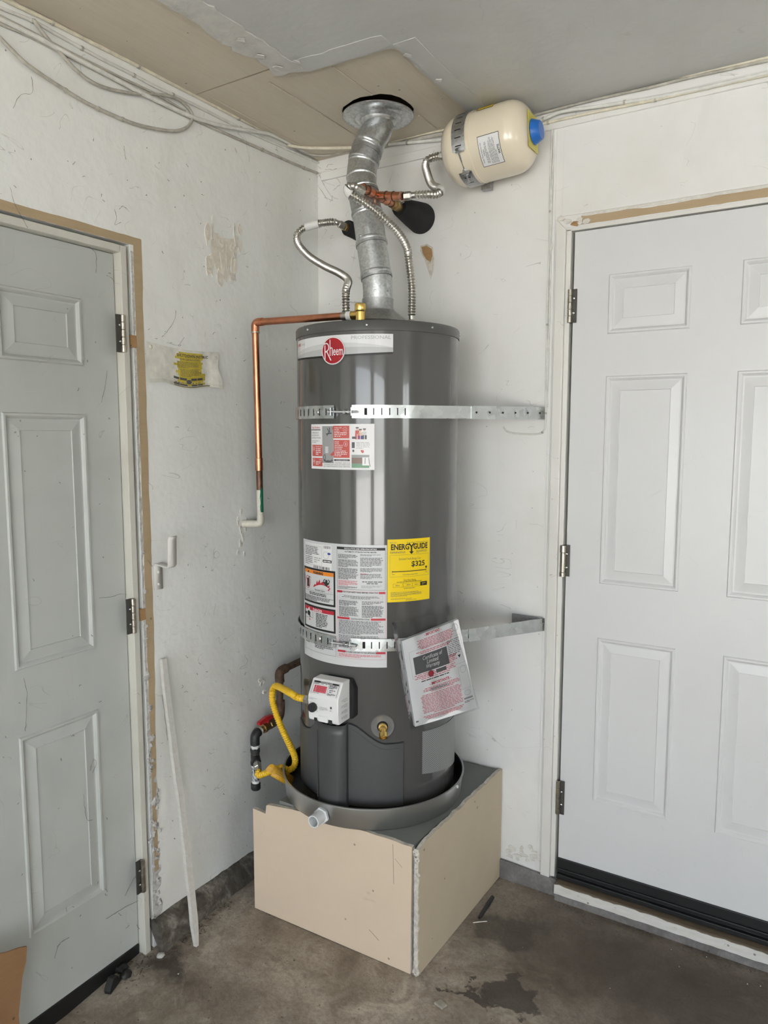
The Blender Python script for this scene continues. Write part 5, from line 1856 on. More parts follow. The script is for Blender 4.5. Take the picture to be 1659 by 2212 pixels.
# ------------------------------------------------------------------ seismic straps
def strap(label, z0, z1, wall_x, wz0, wz1, gap0, gap1, name='seismic_strap', flange=False, slots_r=20):
    zc = (z0 + z1) / 2
    root = thing(name, label, 'strap', (TC.x, TC.y, z0), 'seismic straps around the heater')
    rs = TR + 0.0065

    def bandpart(path_pts, hts, nm, lbl=None):
        m = MB()
        vs, fs = [], []
        for (q, nrm), (a, b) in zip(path_pts, hts):
            vs += [Vector((q.x, q.y, a)), Vector((q.x, q.y, b)), Vector((q.x, q.y, a)) - nrm * 0.0016, Vector((q.x, q.y, b)) - nrm * 0.0016]
        n = len(path_pts)
        for i in range(n - 1):
            a, b = 4 * i, 4 * i + 4
            fs += [(a, b, b + 1, a + 1), (a + 2, a + 3, b + 3, b + 2), (a + 1, b + 1, b + 3, a + 3), (a, a + 2, b + 2, b)]
        fs += [(0, 1, 3, 2), (4 * n - 4, 4 * n - 2, 4 * n - 1, 4 * n - 3)]
        m.add(vs, fs)
        return obj(nm, m, 'strap_steel', root, ang=30, label=lbl)

    # right part: from the bolt gap round to the tangent point, then straight to the wall
    Wp = Vector((wall_x, -0.004, 0))
    dv_ = Wp - TC
    D = dv_.length
    phi = math.atan2(dv_.dot(E1), dv_.dot(E0))
    th_t = math.degrees(phi) - math.degrees(math.acos(rs / D))
    pts = [(TP(t, 0, rs), TN(t)) for t in lin(gap1, th_t, 40)]
    last = TP(th_t, 0, rs)
    nrm = TN(th_t)
    pts += [(last.lerp(Wp, k / 10), nrm) for k in range(1, 11)]
    ht = [(z0, z1)] * 41 + [(z0 + (wz0 - z0) * k / 10, z1 + (wz1 - z1) * k / 10) for k in range(1, 11)]
    bandpart(pts, ht, 'strap_band', 'galvanised strap band running to the wall')
    # perforated end plate lapped over the straight run
    pl_ = MB()
    a_, b_ = last.lerp(Wp, 0.36) + nrm * 0.002, Wp + nrm * 0.002
    f0, f1 = 0.36, 1.0
    za = lambda f: (z0 + (wz0 - z0) * f - 0.001, z1 + (wz1 - z1) * f + 0.001)
    pl_.add([(a_.x, a_.y, za(f0)[0]), (b_.x, b_.y, za(1)[0]), (b_.x, b_.y, za(1)[1]), (a_.x, a_.y, za(f0)[1])], [(0, 1, 2, 3)])
    endp = obj('end_plate', pl_, 'strap_steel', root, smooth=False)
    sol = endp.modifiers.new('thickness', 'SOLIDIFY')
    sol.thickness = 0.0016
    for k in range(6):
        f = 0.40 + 0.55 * k / 5
        q = last.lerp(Wp, f) + nrm * 0.0035
        hz = sum(za(f)) / 2
        h = MB()
        h.lathe([(0.0003, 0), (0.0032, 0)], Vector((q.x, q.y, hz)), nrm, 12)
        obj('bolt_hole', h, 'black_void', endp, smooth=False)
    m = MB()
    m.box((wall_x - 0.018, -0.0035, wz0), (wall_x, -0.0005, wz1))
    obj('wall_flange', m, 'strap_steel', root, smooth=False)
    if flange:
        m = MB()
        m.box((wall_x - 0.108, -0.012, wz1 - 0.030), (wall_x - 0.004, -0.008, wz1 + 0.004))
        obj('wall_bracket', m, 'dull_galvanised', root, smooth=False, label='grey bracket leg lying along the wall')
    # left part: from the gap back round behind the tank to the left wall
    pts = [(TP(t, 0, rs), TN(t)) for t in lin(gap0, -150, 50)]
    a0 = TP(-150, 0, rs)
    tgt = Vector((0.14, -0.004, 0))
    pts += [(a0.lerp(tgt, k / 4), TN(-150)) for k in range(1, 5)]
    bandpart(pts, [(z0, z1)] * len(pts), 'strap_band', 'galvanised strap band wrapped round the left side')
    # slots punched in both bands
    for t, w_, mt_ in [(t, 0.35, 'black_void') for t in lin(gap0 - 40, gap0 - 6, 6)] + [(t, 0.35, 'black_void') for t in lin(gap1 + 14, gap1 + 34, 4)] + [(gap1 + 9, 0.9, 'black_void')]:
        sl = Decal(lambda u, v, l: TP(u, v, rs + 0.0003 + l * 0.0003), 400)
        sl.rect(t - w_, zc - 0.010, t + w_, zc + 0.010, mt_, 1)
        sl.build('slot', root)
    h = MB()
    h.lathe([(0.0004, 0.0035), (0.006, 0.003), (0.008, 0.001), (0.008, 0)], TP(gap0 - 14, zc, rs), TN(gap0 - 14), 16)
    obj('carriage_bolt', h, 'zinc_bolt', root)
    # tension bolt across the gap
    p0, p1 = TP(gap0 - 3, zc, rs + 0.008), TP(gap1 + 4.5, zc - 0.001, rs + 0.010)
    bm_ = MB()
    bm_.cyl(p0, p1, 0.0038, 12)
    tb = obj('tension_bolt', bm_, 'zinc_bolt', root, label='zinc tension bolt joining the strap ends')
    ax = (p1 - p0).normalized()
    for f, r_, w_ in ((0.02, 0.0075, 0.006), (0.56, 0.0075, 0.008), (0.70, 0.0065, 0.006)):
        q = MB()
        q.lathe([(0.0005, -w_ / 2), (r_, -w_ / 2), (r_, w_ / 2), (0.0005, w_ / 2)], p0.lerp(p1, f), ax, 6)
        obj('nut', q, 'zinc_bolt', tb, smooth=False, bevel=0.0006)
    for t in (gap0 - 0.5, gap1 + 0.5):
        q = MB()
        q.obox(TP(t, zc, rs + 0.007), TT(t), TN(t), (0, 0, 1), 0.0015, 0.008, 0.012)
        obj('bolt_lug', q, 'strap_steel', tb, smooth=False, bevel=0.001)
    return root


strap('galvanised metal strap round the upper heater above the service sign', 1.590, 1.627, 0.895, 1.594, 1.631, -29, -16.5)
strap('galvanised metal strap round the lower heater crossing the instruction sticker', 0.916, 0.953, 0.909, 0.904, 0.944, -29, -18, flange=True)

# ------------------------------------------------------------------ flue pipe to the ceiling
flue = thing('flue_pipe', 'galvanised metal flue pipe bending up to the ceiling', 'flue pipe', (TC.x, TC.y, 1.95))
path = [Vector((TC.x, TC.y, 1.945)), Vector((TC.x, TC.y, 2.0)), RW(812, 590, -0.307), RW(803, 530, -0.303), RW(796, 480, -0.298), RW(787, 430, -0.290), RW(781, 392, -0.282), RW(783, 360, -0.272), RW(791, 330, -0.262), RW(803, 300, -0.248), Vector((0.409, -0.232, 2.505)), Vector((0.406, -0.226, 2.56))]
sp_ = resample(spline(path, 8), 0.004)
segs = [(0.0, 0.135, 'galvanised_steel'), (0.135, 0.30, 'galvanised_steel'), (0.30, 0.445, 'galvanised_steel'), (0.445, 0.56, 'dull_galvanised'), (0.56, 0.72, 'galvanised_steel'), (0.72, 0.80, 'dull_galvanised'), (0.80, 1.0, 'galvanised_steel')]
ns = len(sp_)
for i, (a, b, mt_) in enumerate(segs):
    part = sp_[int(a * (ns - 1)):int(b * (ns - 1)) + 1]
    m = MB()
    rad = []
    for k in range(len(part)):
        e = min(k, len(part) - 1 - k)
        r_ = 0.0465 + 0.0006 * (i % 2)
        if k in (2, 3):
            r_ += 0.0022
        if len(part) > 24 and k in (len(part) // 2, len(part) // 2 + 1) and i in (0, 2, 4):
            r_ += 0.0018
        if k == len(part) - 1:
            r_ += 0.0018
        rad.append(r_)
    m.tube(part, rad, 40, False)
    obj('pipe_section', m, mt_, flue, ang=18)
for f in (0.135, 0.30, 0.56, 0.74, 0.785):
    k = int(f * (ns - 1))
    ax = (sp_[k + 1] - sp_[k - 1]).normalized()
    m = MB()
    m.lathe([(0.0475, -0.005), (0.0497, -0.004), (0.0497, 0.004), (0.0475, 0.005)], sp_[k], ax, 40)
    obj('joint_collar', m, 'dull_galvanised', flue, ang=50)
for (f, th) in ((0.06, -10), (0.06, 40), (0.33, -45), (0.42, 50), (0.6, 10), (0.9, -20)):
    k = int(f * (ns - 1))
    nn_ = TN(th)
    m = MB()
    m.lathe([(0.0004, 0.004), (0.003, 0.0032), (0.004, 0)], sp_[k] + nn_ * 0.0463, nn_, 8)
    obj('screw', m, 'zinc_bolt', flue)
m = MB()
m.lathe([(0.049, -0.034), (0.054, -0.030), (0.058, -0.022), (0.072, -0.016), (0.078, -0.018), (0.084, -0.014), (0.102, -0.009), (0.108, -0.011), (0.112, -0.008), (0.112, -0.005), (0.05, -0.012), (0.048, -0.02)], fl_c, (0, 0, 1), 64)
obj('ceiling_flange', m, 'galvanised_steel', flue, ang=40, label='round metal flange against the ceiling')


# ------------------------------------------------------------------ flexible corrugated connectors
def flex(name, label, pts, r, mat, pitch=0.0088, ends=None, group=None, cuffs=(0.03, 0.03), sleeve=None, amp=0.17):
    p = resample(spline(pts, 12), pitch / 6)
    root = thing(name, label, 'hose', tuple(p[0]), group)
    L = (len(p) - 1) * pitch / 6
    rad = []
    for k in range(len(p)):
        s_ = k * pitch / 6
        if s_ < cuffs[0] or s_ > L - cuffs[1]:
            rad.append(r * 0.80)
        else:
            rad.append(r * (0.95 + amp * math.cos(2 * PI * k / 6)))
    m = MB()
    m.tube(p, rad, 18)
    obj('corrugated_tube', m, mat, root, ang=60)
    for e, idx, dr in (ends or []):
        q = p[idx]
        ax = (p[idx + 1] - p[idx]).normalized() if idx == 0 else (p[idx - 1] - p[idx]).normalized()
        m = MB()
        if e == 'nut':
            m.lathe([(0.0005, -0.004), (r * 1.18, -0.004), (r * 1.18, 0.016), (r * 0.9, 0.019), (r * 0.8, 0.022)], q, ax, 6)
            obj('coupling_nut', m, dr, root, smooth=False, bevel=0.0012)
        else:
            m.lathe([(0.0005, -0.002), (r * 1.02, -0.002), (r * 1.02, 0.012), (r * 0.85, 0.014)], q, ax, 20)
            obj('end_collar', m, dr, root)
    if sleeve:
        a, b = int(sleeve[0] * (len(p) - 1)), int(sleeve[1] * (len(p) - 1))
        m = MB()
        m.tube(p[a:b:4], r * 1.17, 18, False)
        obj('paper_label', m, 'white_tape', root, label='white paper label round the hose')
    return root


h0 = NIP['hot']
STUB_L = Vector((0.232, 0, 2.246))
tipL = Vector((0.232, -0.165, 2.246))
flex('water_connector', 'ribbed steel hose curving left from the heater top to the left foam-wrapped stub', [
    (h0.x, h0.y, ZTOP + 0.016), (h0.x, h0.y, ZTOP + 0.05), (h0.x - 0.003, h0.y + 0.004, 1.985), RW(752, 606, -0.325), RW(733, 590, -0.30), RW(700, 574, -0.275), RW(667, 553, -0.25), RW(645, 528, -0.235), RW(642, 508, -0.225), RW(656, 493, -0.215), RW(685, 484, -0.205), RW(712, 480, -0.20), tipL + Vector((-0.012, -0.028, 0.008)), tipL + Vector((0, -0.006, 0.0))],
    0.0114, 'stainless', ends=[('nut', 0, 'nickel'), ('nut', -1, 'nickel')], group='ribbed steel water hoses', sleeve=(0.80, 0.88))
c0 = NIP['cold']
teeL = Vector((0.443, -0.395, 2.279))
flex('water_connector', 'ribbed steel hose looping from the copper tee down to the heater top right', [
    (c0.x, c0.y, ZTOP + 0.016), (c0.x, c0.y, ZTOP + 0.05), (c0.x, c0.y, 2.0), RW(883, 562, -0.262), RW(879, 535, -0.285), RW(862, 505, -0.325), RW(832, 474, -0.372), RW(800, 447, -0.405), RW(772, 428, -0.430), RW(755, 418, -0.445), RW(751, 408, -0.452), RW(758, 402, -0.45), RW(769, 405, -0.435), RW(782, 411, -0.405)],
    0.0114, 'stainless', ends=[('nut', 0, 'nickel'), ('nut', -1, 'nickel')], group='ribbed steel water hoses', sleeve=(0.86, 0.91))
flex('water_connector', 'short ribbed steel hose from the copper tee up to the cream tank', [
    RW(876, 424, -0.292), RW(900, 421, -0.285), RW(925, 420, -0.268), RW(944, 419, -0.245), RW(952, 412, -0.225), RW(947, 406, -0.205), RW(938, 403, -0.19), RW(930, 395, -0.172), RW(923, 375, -0.150), RW(919, 357, -0.133), RW(926, 344, -0.123), RW(945, 338, -0.118), RW(962, 335, -0.118)],
    0.0114, 'stainless', ends=[('nut', 0, 'nickel'), ('nut', -1, 'nickel')], group='ribbed steel water hoses', cuffs=(0.03, 0.022), sleeve=(0.28, 0.37))

# foam-wrapped stubs and the copper tee
st = thing('foam_wrapped_stub', 'water stub in black foam sleeve left of the flue', 'pipe stub', (0.232, 0, 2.2), 'foam-wrapped stubs on the wall')
m = MB()
m.lathe([(0.030, 0.002), (0.031, 0.02), (0.027, 0.10), (0.026, 0.142), (0.022, 0.150), (0.012, 0.1495), (0.012, 0.02)], STUB_L, (0, -1, 0), 28)
obj('foam_sleeve', m, 'foam_black', st, ang=50)
m = MB()
m.cyl(STUB_L, tipL, 0.0095, 16)
obj('copper_stub', m, 'old_dark_copper', st)
m = MB()
m.lathe([(0.0005, 0), (0.0145, 0), (0.0145, 0.014), (0.0005, 0.014)], STUB_L + Vector((0, -0.152, 0)), (0, -1, 0), 6)
obj('brass_nut', m, 'old_brass', st, smooth=False, bevel=0.001)
SR = Vector((0.443, 0, 2.279))
st = thing('foam_wrapped_stub', 'water stub in flared black foam sleeve right of the flue', 'pipe stub', (0.443, 0, 2.2), 'foam-wrapped stubs on the wall')
m = MB()
m.lathe([(0.050, 0.002), (0.051, 0.010), (0.044, 0.06), (0.034, 0.12), (0.029, 0.150), (0.026, 0.158), (0.013, 0.157), (0.013, 0.02)], SR, (0, -1, 0), 32)
obj('foam_sleeve', m, 'foam_black', st, ang=50)
tee = thing('copper_tee', 'soldered copper tee in front of the flue with two hose ends', 'pipe fitting', (0.443, -0.28, 2.279))
m = MB()
m.cyl(SR + Vector((0, -0.02, 0)), SR + Vector((0, -0.215, 0)), 0.0115, 18)
m.lathe([(0.0115, 0.152), (0.0165, 0.153), (0.0165, 0.185), (0.0115, 0.186)], SR, (0, -1, 0), 20)
obj('supply_pipe', m, 'old_brass', tee)
m = MB()
m.cyl(SR + Vector((0, -0.195, 0)), SR + Vector((0, -0.375, 0)), 0.0115, 20)
m.lathe([(0.0115, 0.232), (0.0138, 0.233), (0.0138, 0.345), (0.0115, 0.346)], SR, (0, -1, 0), 22)
m.cyl(SR + Vector((0, -0.290, 0)), RW(872, 424, -0.292), 0.0125, 18)
obj('tee_body', m, 'copper', tee)
brd = (RW(872, 424, -0.292) - (SR + Vector((0, -0.290, 0))))
brl = brd.length
brd.normalize()
for f in (0.35, 0.62, 0.92):
    m = MB()
    m.lathe([(0.0125, -0.002), (0.0141, -0.0015), (0.0141, 0.0015), (0.0125, 0.002)], SR + Vector((0, -0.290, 0)) + brd * brl * f, brd, 20)
    obj('solder_ring', m, 'old_dark_copper' if f < 0.9 else 'solder', tee)
for f in (0.205, 0.232, 0.262, 0.318, 0.345, 0.37):
    m = MB()
    m.lathe([(0.0118, f - 0.002), (0.0144, f - 0.0015), (0.0144, f + 0.0015), (0.0118, f + 0.002)], SR, (0, -1, 0), 20)
    obj('solder_ring', m, 'old_dark_copper', tee)
m = MB()
m.lathe([(0.0005, 0.018), (0.004, 0.018), (0.004, 0.010), (0.0085, 0.010), (0.0085, 0)], SR + Vector((0.014, -0.172, 0.008)), (1, -0.3, 0.35), 8)
obj('bleed_screw', m, 'zinc_bolt', tee)

# ------------------------------------------------------------------ expansion tank on the wall
XA = Vector((0.606, -0.118, 2.418))
XB = Vector((0.874, -0.118, 2.434))
xd = (XB - XA).normalized()
XL = (XB - XA).length
XR = 0.103
xt = thing('expansion_tank', 'cream expansion tank strapped sideways high on the right wall', 'tank', tuple(XA))
prof = [(0.0005, -0.004)]
for k in range(1, 9):
    a = PI / 2 * k / 8
    prof.append((XR * 0.35 + XR * 0.65 * math.sin(a), 0.052 - 0.056 * math.cos(a)))
prof += [(XR, 0.09), (XR + 0.0012, 0.104), (XR + 0.0012, 0.108), (XR, 0.109)]
for k in range(0, 9):
    a = PI / 2 * k / 8
    prof.append((XR * 0.45 + XR * 0.55 * math.cos(a), XL - 0.058 + 0.060 * math.sin(a)))
prof.append((0.0005, XL + 0.003))
m = MB()
m.lathe(prof, XA, xd, 64)
obj('tank_shell', m, 'cream_enamel', xt, ang=30, label='glossy cream tank shell')
m = MB()
m.lathe([(0.013, -0.022), (0.0145, -0.022), (0.0145, 0.0), (0.013, 0.002)], XA, xd, 6)
obj('tank_nipple', m, 'nickel', xt, smooth=False, bevel=0.001)
XUP = Vector((0, 0, 1)) - xd * xd.z
XUP.normalize()
XOUT = Vector((0, -1, 0))


def XP(h, ang, r):          # ang measured from straight out (-y), positive upward
    a = math.radians(ang)
    return XA + xd * h + (XOUT * math.cos(a) + XUP * math.sin(a)) * r


# strap with slots and draw bolt
for (a0, a1) in ((-20, 150), (-110, -55)):
    m = MB()
    vs, fs = [], []
    angs = lin(a0, a1, 30)
    for a in angs:
        for (h, r_) in ((0.056, XR + 0.001), (0.098, XR + 0.001), (0.098, XR + 0.0026), (0.056, XR + 0.0026)):
            vs.append(XP(h, a, r_))
    for i in range(30):
        for k in range(4):
            k2 = (k + 1) % 4
            fs.append((4 * i + k, 4 * i + k2, 4 * i + 4 + k2, 4 * i + 4 + k))
    fs += [(0, 1, 2, 3), (120, 123, 122, 121)]
    m.add(vs, fs)
    sb = obj('strap_band', m, 'dull_galvanised', xt, ang=30, label='grey metal strap round the cream tank')
    for a in (lin(-12, 90, 8) if a0 > -50 else (-66, -80)):
        q = MB()
        q.add([XP(0.067, a - 0.8, XR + 0.003), XP(0.087, a - 0.8, XR + 0.003), XP(0.087, a + 0.8, XR + 0.003), XP(0.067, a + 0.8, XR + 0.003)], [(0, 1, 2, 3)])
        obj('slot', q, 'black_void', sb, smooth=False)
m = MB()
m.cyl(XP(0.076, -16, XR + 0.008), XP(0.078, -72, XR + 0.013), 0.0032, 12)
db = obj('draw_bolt', m, 'zinc_bolt', xt)
bd = (XP(0.078, -72, XR + 0.013) - XP(0.076, -16, XR + 0.008)).normalized()
for ang, f in ((-4, 0.02), (-38, 0.62), (-45, 0.74)):
    m = MB()
    m.lathe([(0.0005, -0.003), (0.0075, -0.003), (0.0075, 0.003), (0.0005, 0.003)], XP(0.076, -16, XR + 0.008).lerp(XP(0.078, -72, XR + 0.013), f), bd, 6 if f > 0.1 else 14)
    obj('nut', m, 'zinc_bolt', db, smooth=False)
for a in (-21, -54):
    m = MB()
    c = XP(0.081, a, XR + 0.006)
    m.obox(c, xd, (c - (XA + xd * 0.081)).normalized(), bd, 0.012, 0.008, 0.0015)
    obj('bolt_lug', m, 'dull_galvanised', db, smooth=False)
# maker's label and warning label, both turned with the tank
xl = Decal(lambda u, v, l: XP(0.115 + u, v / XR * 180 / PI, XR + 0.0006 + l * 0.0003), 0.5)
xl.bend_v = False


def xl_rect(u0, a0, u1, a1, mat, ly):
    n_ = 12
    for k in range(n_):
        b0, b1 = a0 + (a1 - a0) * k / n_, a0 + (a1 - a0) * (k + 1) / n_
        xl.mb.add([XP(u0, b0, XR + 0.0006 + ly * 0.0003), XP(u1, b0, XR + 0.0006 + ly * 0.0003), XP(u1, b1, XR + 0.0006 + ly * 0.0003), XP(u0, b1, XR + 0.0006 + ly * 0.0003)], [(0, 1, 2, 3)], xl.mi(mat))


xl_rect(0.138, -56, 0.206, -7, 'ink_black', 0)
xl_rect(0.1395, -55, 0.2045, -8, 'sticker_white', 1)
# text runs round the tank: u' along the angle, upside down lines stacked along the axis
tx = Decal(lambda u, v, l: XP(0.2045 - v * 0.9, -55 + u / XR * 180 / PI, XR + 0.0006 + l * 0.0003), 0.5)
tx.text('WATTS', 0.040, 0.0025, 0.0075, 'ink_black', 0.026, 0.03, 'C', 3)
tx.para(0.004, 0.014, 0.078, 0.040, 7, 'ink_grey', 121, 0.35, layer=3)
tx.para(0.008, 0.043, 0.072, 0.054, 3, 'ink_lightgrey', 122, 0.6, layer=3)
tx.text('WARNING', 0.040, 0.056, 0.0035, 'ink_black', 0.018, 0.02, 'C', 3)
tx.text('Potable Water Expansion Tank', 0.040, 0.0635, 0.0038, 'ink_black', 0.058, 0.01, 'C', 3)
lo = xl.build('maker_label', xt, 'white maker label with black border')
tx.build('label_print', lo)
xl = Decal(lambda u, v, l: XP(u, v, XR), 0.5)
xl_rect(0.126, 46, 0.178, 88, 'ink_black', 0)
xl_rect(0.128, 48, 0.176, 86, 'energy_yellow', 1)
for k in range(5):
    xl_rect(0.133, 54 + k * 5, 0.170, 56 + k * 5, 'ink_grey', 2)
xl.build('warning_label', xt, 'yellow warning label on top of the cream tank')
# domed end: yellow card round the blue cap
ce = XB + xd * 0.002
m = MB()
m.obox(ce + xd * 0.003, xd, XOUT, XUP, 0.0006, 0.038, 0.052)
yc = obj('end_card', m, 'pale_yellow_tag', xt, smooth=False, label='yellow card behind the blue cap')
m = MB()
m.lathe([(0.034, 0.004), (0.0365, 0.006), (0.0345, 0.010), (0.027, 0.027), (0.025, 0.029), (0.0005, 0.0295)], ce, xd, 36)
obj('valve_cap', m, 'blue_plastic', xt, ang=35, label='blue plastic air valve cap')
m = MB()
m.box((0.672, -0.024, 2.33), (0.704, -0.001, 2.51))
obj('wall_bracket', m, 'dull_galvanised', xt, smooth=False)

# ------------------------------------------------------------------ relief discharge pipe
dpx = thing('discharge_pipe', 'copper relief discharge pipe turning down the left wall', 'pipe', (0.06, -0.43, 1.25))
z_p = tv.z + 0.036
start = tv + Vector((0, 0, 0.036)) + PDIR * 0.030
elb = LW(551, 690, 0.062)
elb.z = z_p + 0.006
vert_bot = LW(560, 1012, 0.055)
m = MB()
m.lathe([(0.0135, 0), (0.0135, 0.016), (0.012, 0.018)], start, PDIR, 18)
obj('thread_tape', m, 'white_tape', dpx)
m = MB()
m.lathe([(0.0128, 0.014), (0.0128, 0.034), (0.011, 0.035)], start, PDIR, 18)
obj('solder_adapter', m, 'solder', dpx)
hd_ = (elb - start).normalized()
m = MB()
m.cyl(start + hd_ * 0.03, elb - hd_ * 0.02, 0.0112, 20)
obj('horizontal_run', m, 'copper', dpx)
m = MB()
ar = [elb - hd_ * 0.032, elb - hd_ * 0.014] + [elb - hd_ * 0.014 * (1 - math.sin(a)) + Vector((0, 0, -0.014)) * (1 - math.cos(a)) for a in lin(0.2, PI / 2, 6)] + [elb + Vector((0, 0, -0.034))]
m.tube(ar, 0.0132, 20)
el_o = obj('elbow', m, 'copper', dpx, ang=50)
m = MB()
m.lathe([(0.0132, -0.002), (0.0143, -0.001), (0.0143, 0.002), (0.0132, 0.003)], elb + Vector((0, 0, -0.033)), (0, 0, 1), 18)
obj('solder_ring', m, 'solder', el_o)
top_v = elb + Vector((0, 0, -0.03))
m = MB()
m.cyl(top_v, vert_bot, 0.0112, 20)
obj('vertical_run', m, 'copper', dpx)
vdir = (vert_bot - top_v).normalized()
m = MB()
m.lathe([(0.0112, -0.036), (0.0130, -0.035), (0.0130, 0.006), (0.0112, 0.007)], vert_bot, vdir, 20)
obj('coupling', m, 'copper', dpx)
oldb = LW(563, 1122, 0.058)
mid = vert_bot.lerp(oldb, 0.42)
m = MB()
m.cyl(vert_bot, mid, 0.0108, 18)
obj('charred_stub', m, 'old_dark_copper', dpx, label='charred dark end of the old pipe')
m = MB()
m.cyl(mid, oldb, 0.0109, 18)
op_ = obj('painted_stub', m, 'dust_white_paint', dpx, label='old stub with chipped cream paint')
gn = MB()
axv = (oldb - mid).normalized()
camn = (CAM - mid)
camn.z = 0
camn.normalize()
sidev = axv.cross(camn).normalized()
vs, fs = [], []
for k in range(9):
    f = -0.05 + 0.80 * k / 8
    q = mid.lerp(oldb, f)
    for j, a in enumerate((2, 24, 46, 66)):
        aa = math.radians(-a - (6 * math.sin(k * 1.7) if j in (0,) else 0))
        vs.append(q + (camn * math.cos(aa) + sidev * math.sin(aa)) * 0.01115)
for k in range(8):
    for j in range(3):
        fs.append((k * 4 + j, k * 4 + j + 1, k * 4 + 5 + j, k * 4 + 4 + j))
gn.add(vs, fs)
obj('green_paint', gn, 'patina_green', op_, label='green paint smear')
wl = LW(524, 1131, 0.0)
m = MB()
hx = Vector((0.0, wl.y, wl.z))
bend = Vector((oldb.x, oldb.y, hx.z))
m.tube([oldb + Vector((0, 0, 0.012)), oldb] + spline([oldb + Vector((0, 0, -0.004)), bend + Vector((-0.002, -0.001, 0.003)), bend.lerp(hx, 0.25)], 5) + [hx], 0.0125, 18)
obj('wall_elbow', m, 'dust_white_paint', dpx, ang=50)

# ------------------------------------------------------------------ gas piping on the left wall
gp = thing('gas_pipe', 'black and rusty iron gas pipe with red shutoff lever on the left wall', 'pipe', (0.06, -0.4, 0.34))
G = lambda px, py, x=0.06: LW(px, py, x)
gy = -0.325
g_top = Vector((0.055, gy, 0.700))
m = MB()
m.cyl((0.055, -0.06, 0.716), (0.055, gy + 0.02, 0.708), 0.0125, 16)
obj('back_run', m, 'rusty_iron', gp)
m = MB()
m.tube(spline([Vector((0.055, gy + 0.035, 0.7085)), Vector((0.055, gy + 0.008, 0.706)), Vector((0.055, gy - 0.002, 0.694)), Vector((0.055, gy, 0.668))], 5), 0.0165, 18)
obj('elbow', m, 'rusty_iron', gp)
m = MB()
m.cyl((0.055, gy, 0.675), (0.055, gy - 0.004, 0.555), 0.0125, 16)
m.cyl((0.055, gy, 0.600), (0.055, gy, 0.57), 0.0165, 8)
obj('riser', m, 'rusty_iron', gp)
m = MB()
m.tube(spline([Vector((0.055, gy, 0.572)), Vector((0.055, gy - 0.004, 0.548)), Vector((0.056, gy - 0.02, 0.537)), Vector((0.058, gy - 0.05, 0.533))], 5), 0.0165, 18)
obj('elbow', m, 'rusty_iron', gp)
vA, vB_ = Vector((0.058, gy - 0.04, 0.534)), Vector((0.060, -0.448, 0.528))
m = MB()
m.cyl(vA, vB_, 0.0115, 16)
m.lathe([(0.0115, 0.012), (0.0165, 0.013), (0.0165, 0.026), (0.0145, 0.028), (0.0145, 0.046), (0.0165, 0.048), (0.0165, 0.058), (0.0115, 0.059)], vA, (vB_ - vA), 8)
vlv = obj('shutoff_valve', m, 'old_brass', gp, ang=30)
m = MB()
vc = vA.lerp(vB_, 0.40)
m.cyl(vc, vc + Vector((0, 0, 0.028)), 0.006, 12)
m.prism([vc + Vector((0.008, 0.024, 0.024)), vc + Vector((0.010, -0.006, 0.022)), vc + Vector((0.008, -0.048, 0.018)), vc + Vector((0.008, -0.052, 0.030)), vc + Vector((0.010, -0.012, 0.040)), vc + Vector((0.008, 0.020, 0.036))], (-0.014, 0, 0))
obj('lever', m, 'red_lever', vlv, smooth=False, bevel=0.002, label='red shutoff lever')
m = MB()
m.lathe([(0.0122, -0.012), (0.013, -0.011), (0.013, 0.0), (0.0118, 0.001)], vB_, (vB_ - vA), 14)
obj('pipe_tape', m, 'white_tape', gp)
ex, ey = 0.060, -0.462
m = MB()
m.tube(spline([vB_, Vector((ex, ey + 0.004, 0.526)), Vector((ex, ey - 0.004, 0.516)), Vector((ex, ey - 0.005, 0.490))], 5), 0.016, 18)
obj('elbow', m, 'black_iron', gp, label='black iron elbow')
ey -= 0.005
m = MB()
m.lathe([(0.0125, 0), (0.013, 0.001), (0.013, 0.008), (0.0125, 0.009)], (ex, ey, 0.478), (0, 0, 1), 14)
m.lathe([(0.0125, 0), (0.013, 0.001), (0.013, 0.008), (0.0125, 0.009)], (ex, ey, 0.409), (0, 0, 1), 14)
m.lathe([(0.0125, 0), (0.013, 0.001), (0.013, 0.010), (0.0125, 0.011)], (ex, ey, 0.352), (0, 0, 1), 14)
obj('pipe_tape', m, 'white_tape', gp)
m = MB()
m.lathe([(0.014, 0.418), (0.0165, 0.420), (0.0165, 0.430), (0.015, 0.432), (0.015, 0.462), (0.0165, 0.464), (0.0165, 0.474), (0.014, 0.476)], (ex, ey, 0), (0, 0, 1), 20)
tdir = Vector((0.72, -0.55, -0.42)).normalized()
m.cyl((ex, ey, 0.447), Vector((ex, ey, 0.447)) + tdir * 0.026, 0.0155, 18)
obj('tee', m, 'black_iron', gp, label='black iron tee')
m = MB()
m.cyl((ex, ey, 0.490), (ex, ey, 0.35), 0.0122, 16)
obj('drip_leg', m, 'smeared_joint_compound', gp, label='drip leg smeared with white compound')
m = MB()
m.lathe([(0.0005, 0.330), (0.0145, 0.330), (0.0165, 0.333), (0.0165, 0.352), (0.013, 0.354)], (ex, ey, 0), (0, 0, 1), 12)
obj('end_cap', m, 'black_iron', gp, ang=40)
tn = Vector((ex, ey, 0.447)) + tdir * 0.026
m = MB()
m.lathe([(0.0105, 0), (0.0105, 0.006), (0.0145, 0.006), (0.0145, 0.022), (0.012, 0.023), (0.012, 0.034), (0.0005, 0.034)], tn, tdir, 6)
obj('hose_nut', m, 'nickel', gp, smooth=False, bevel=0.001)
gend = tn + tdir * 0.034

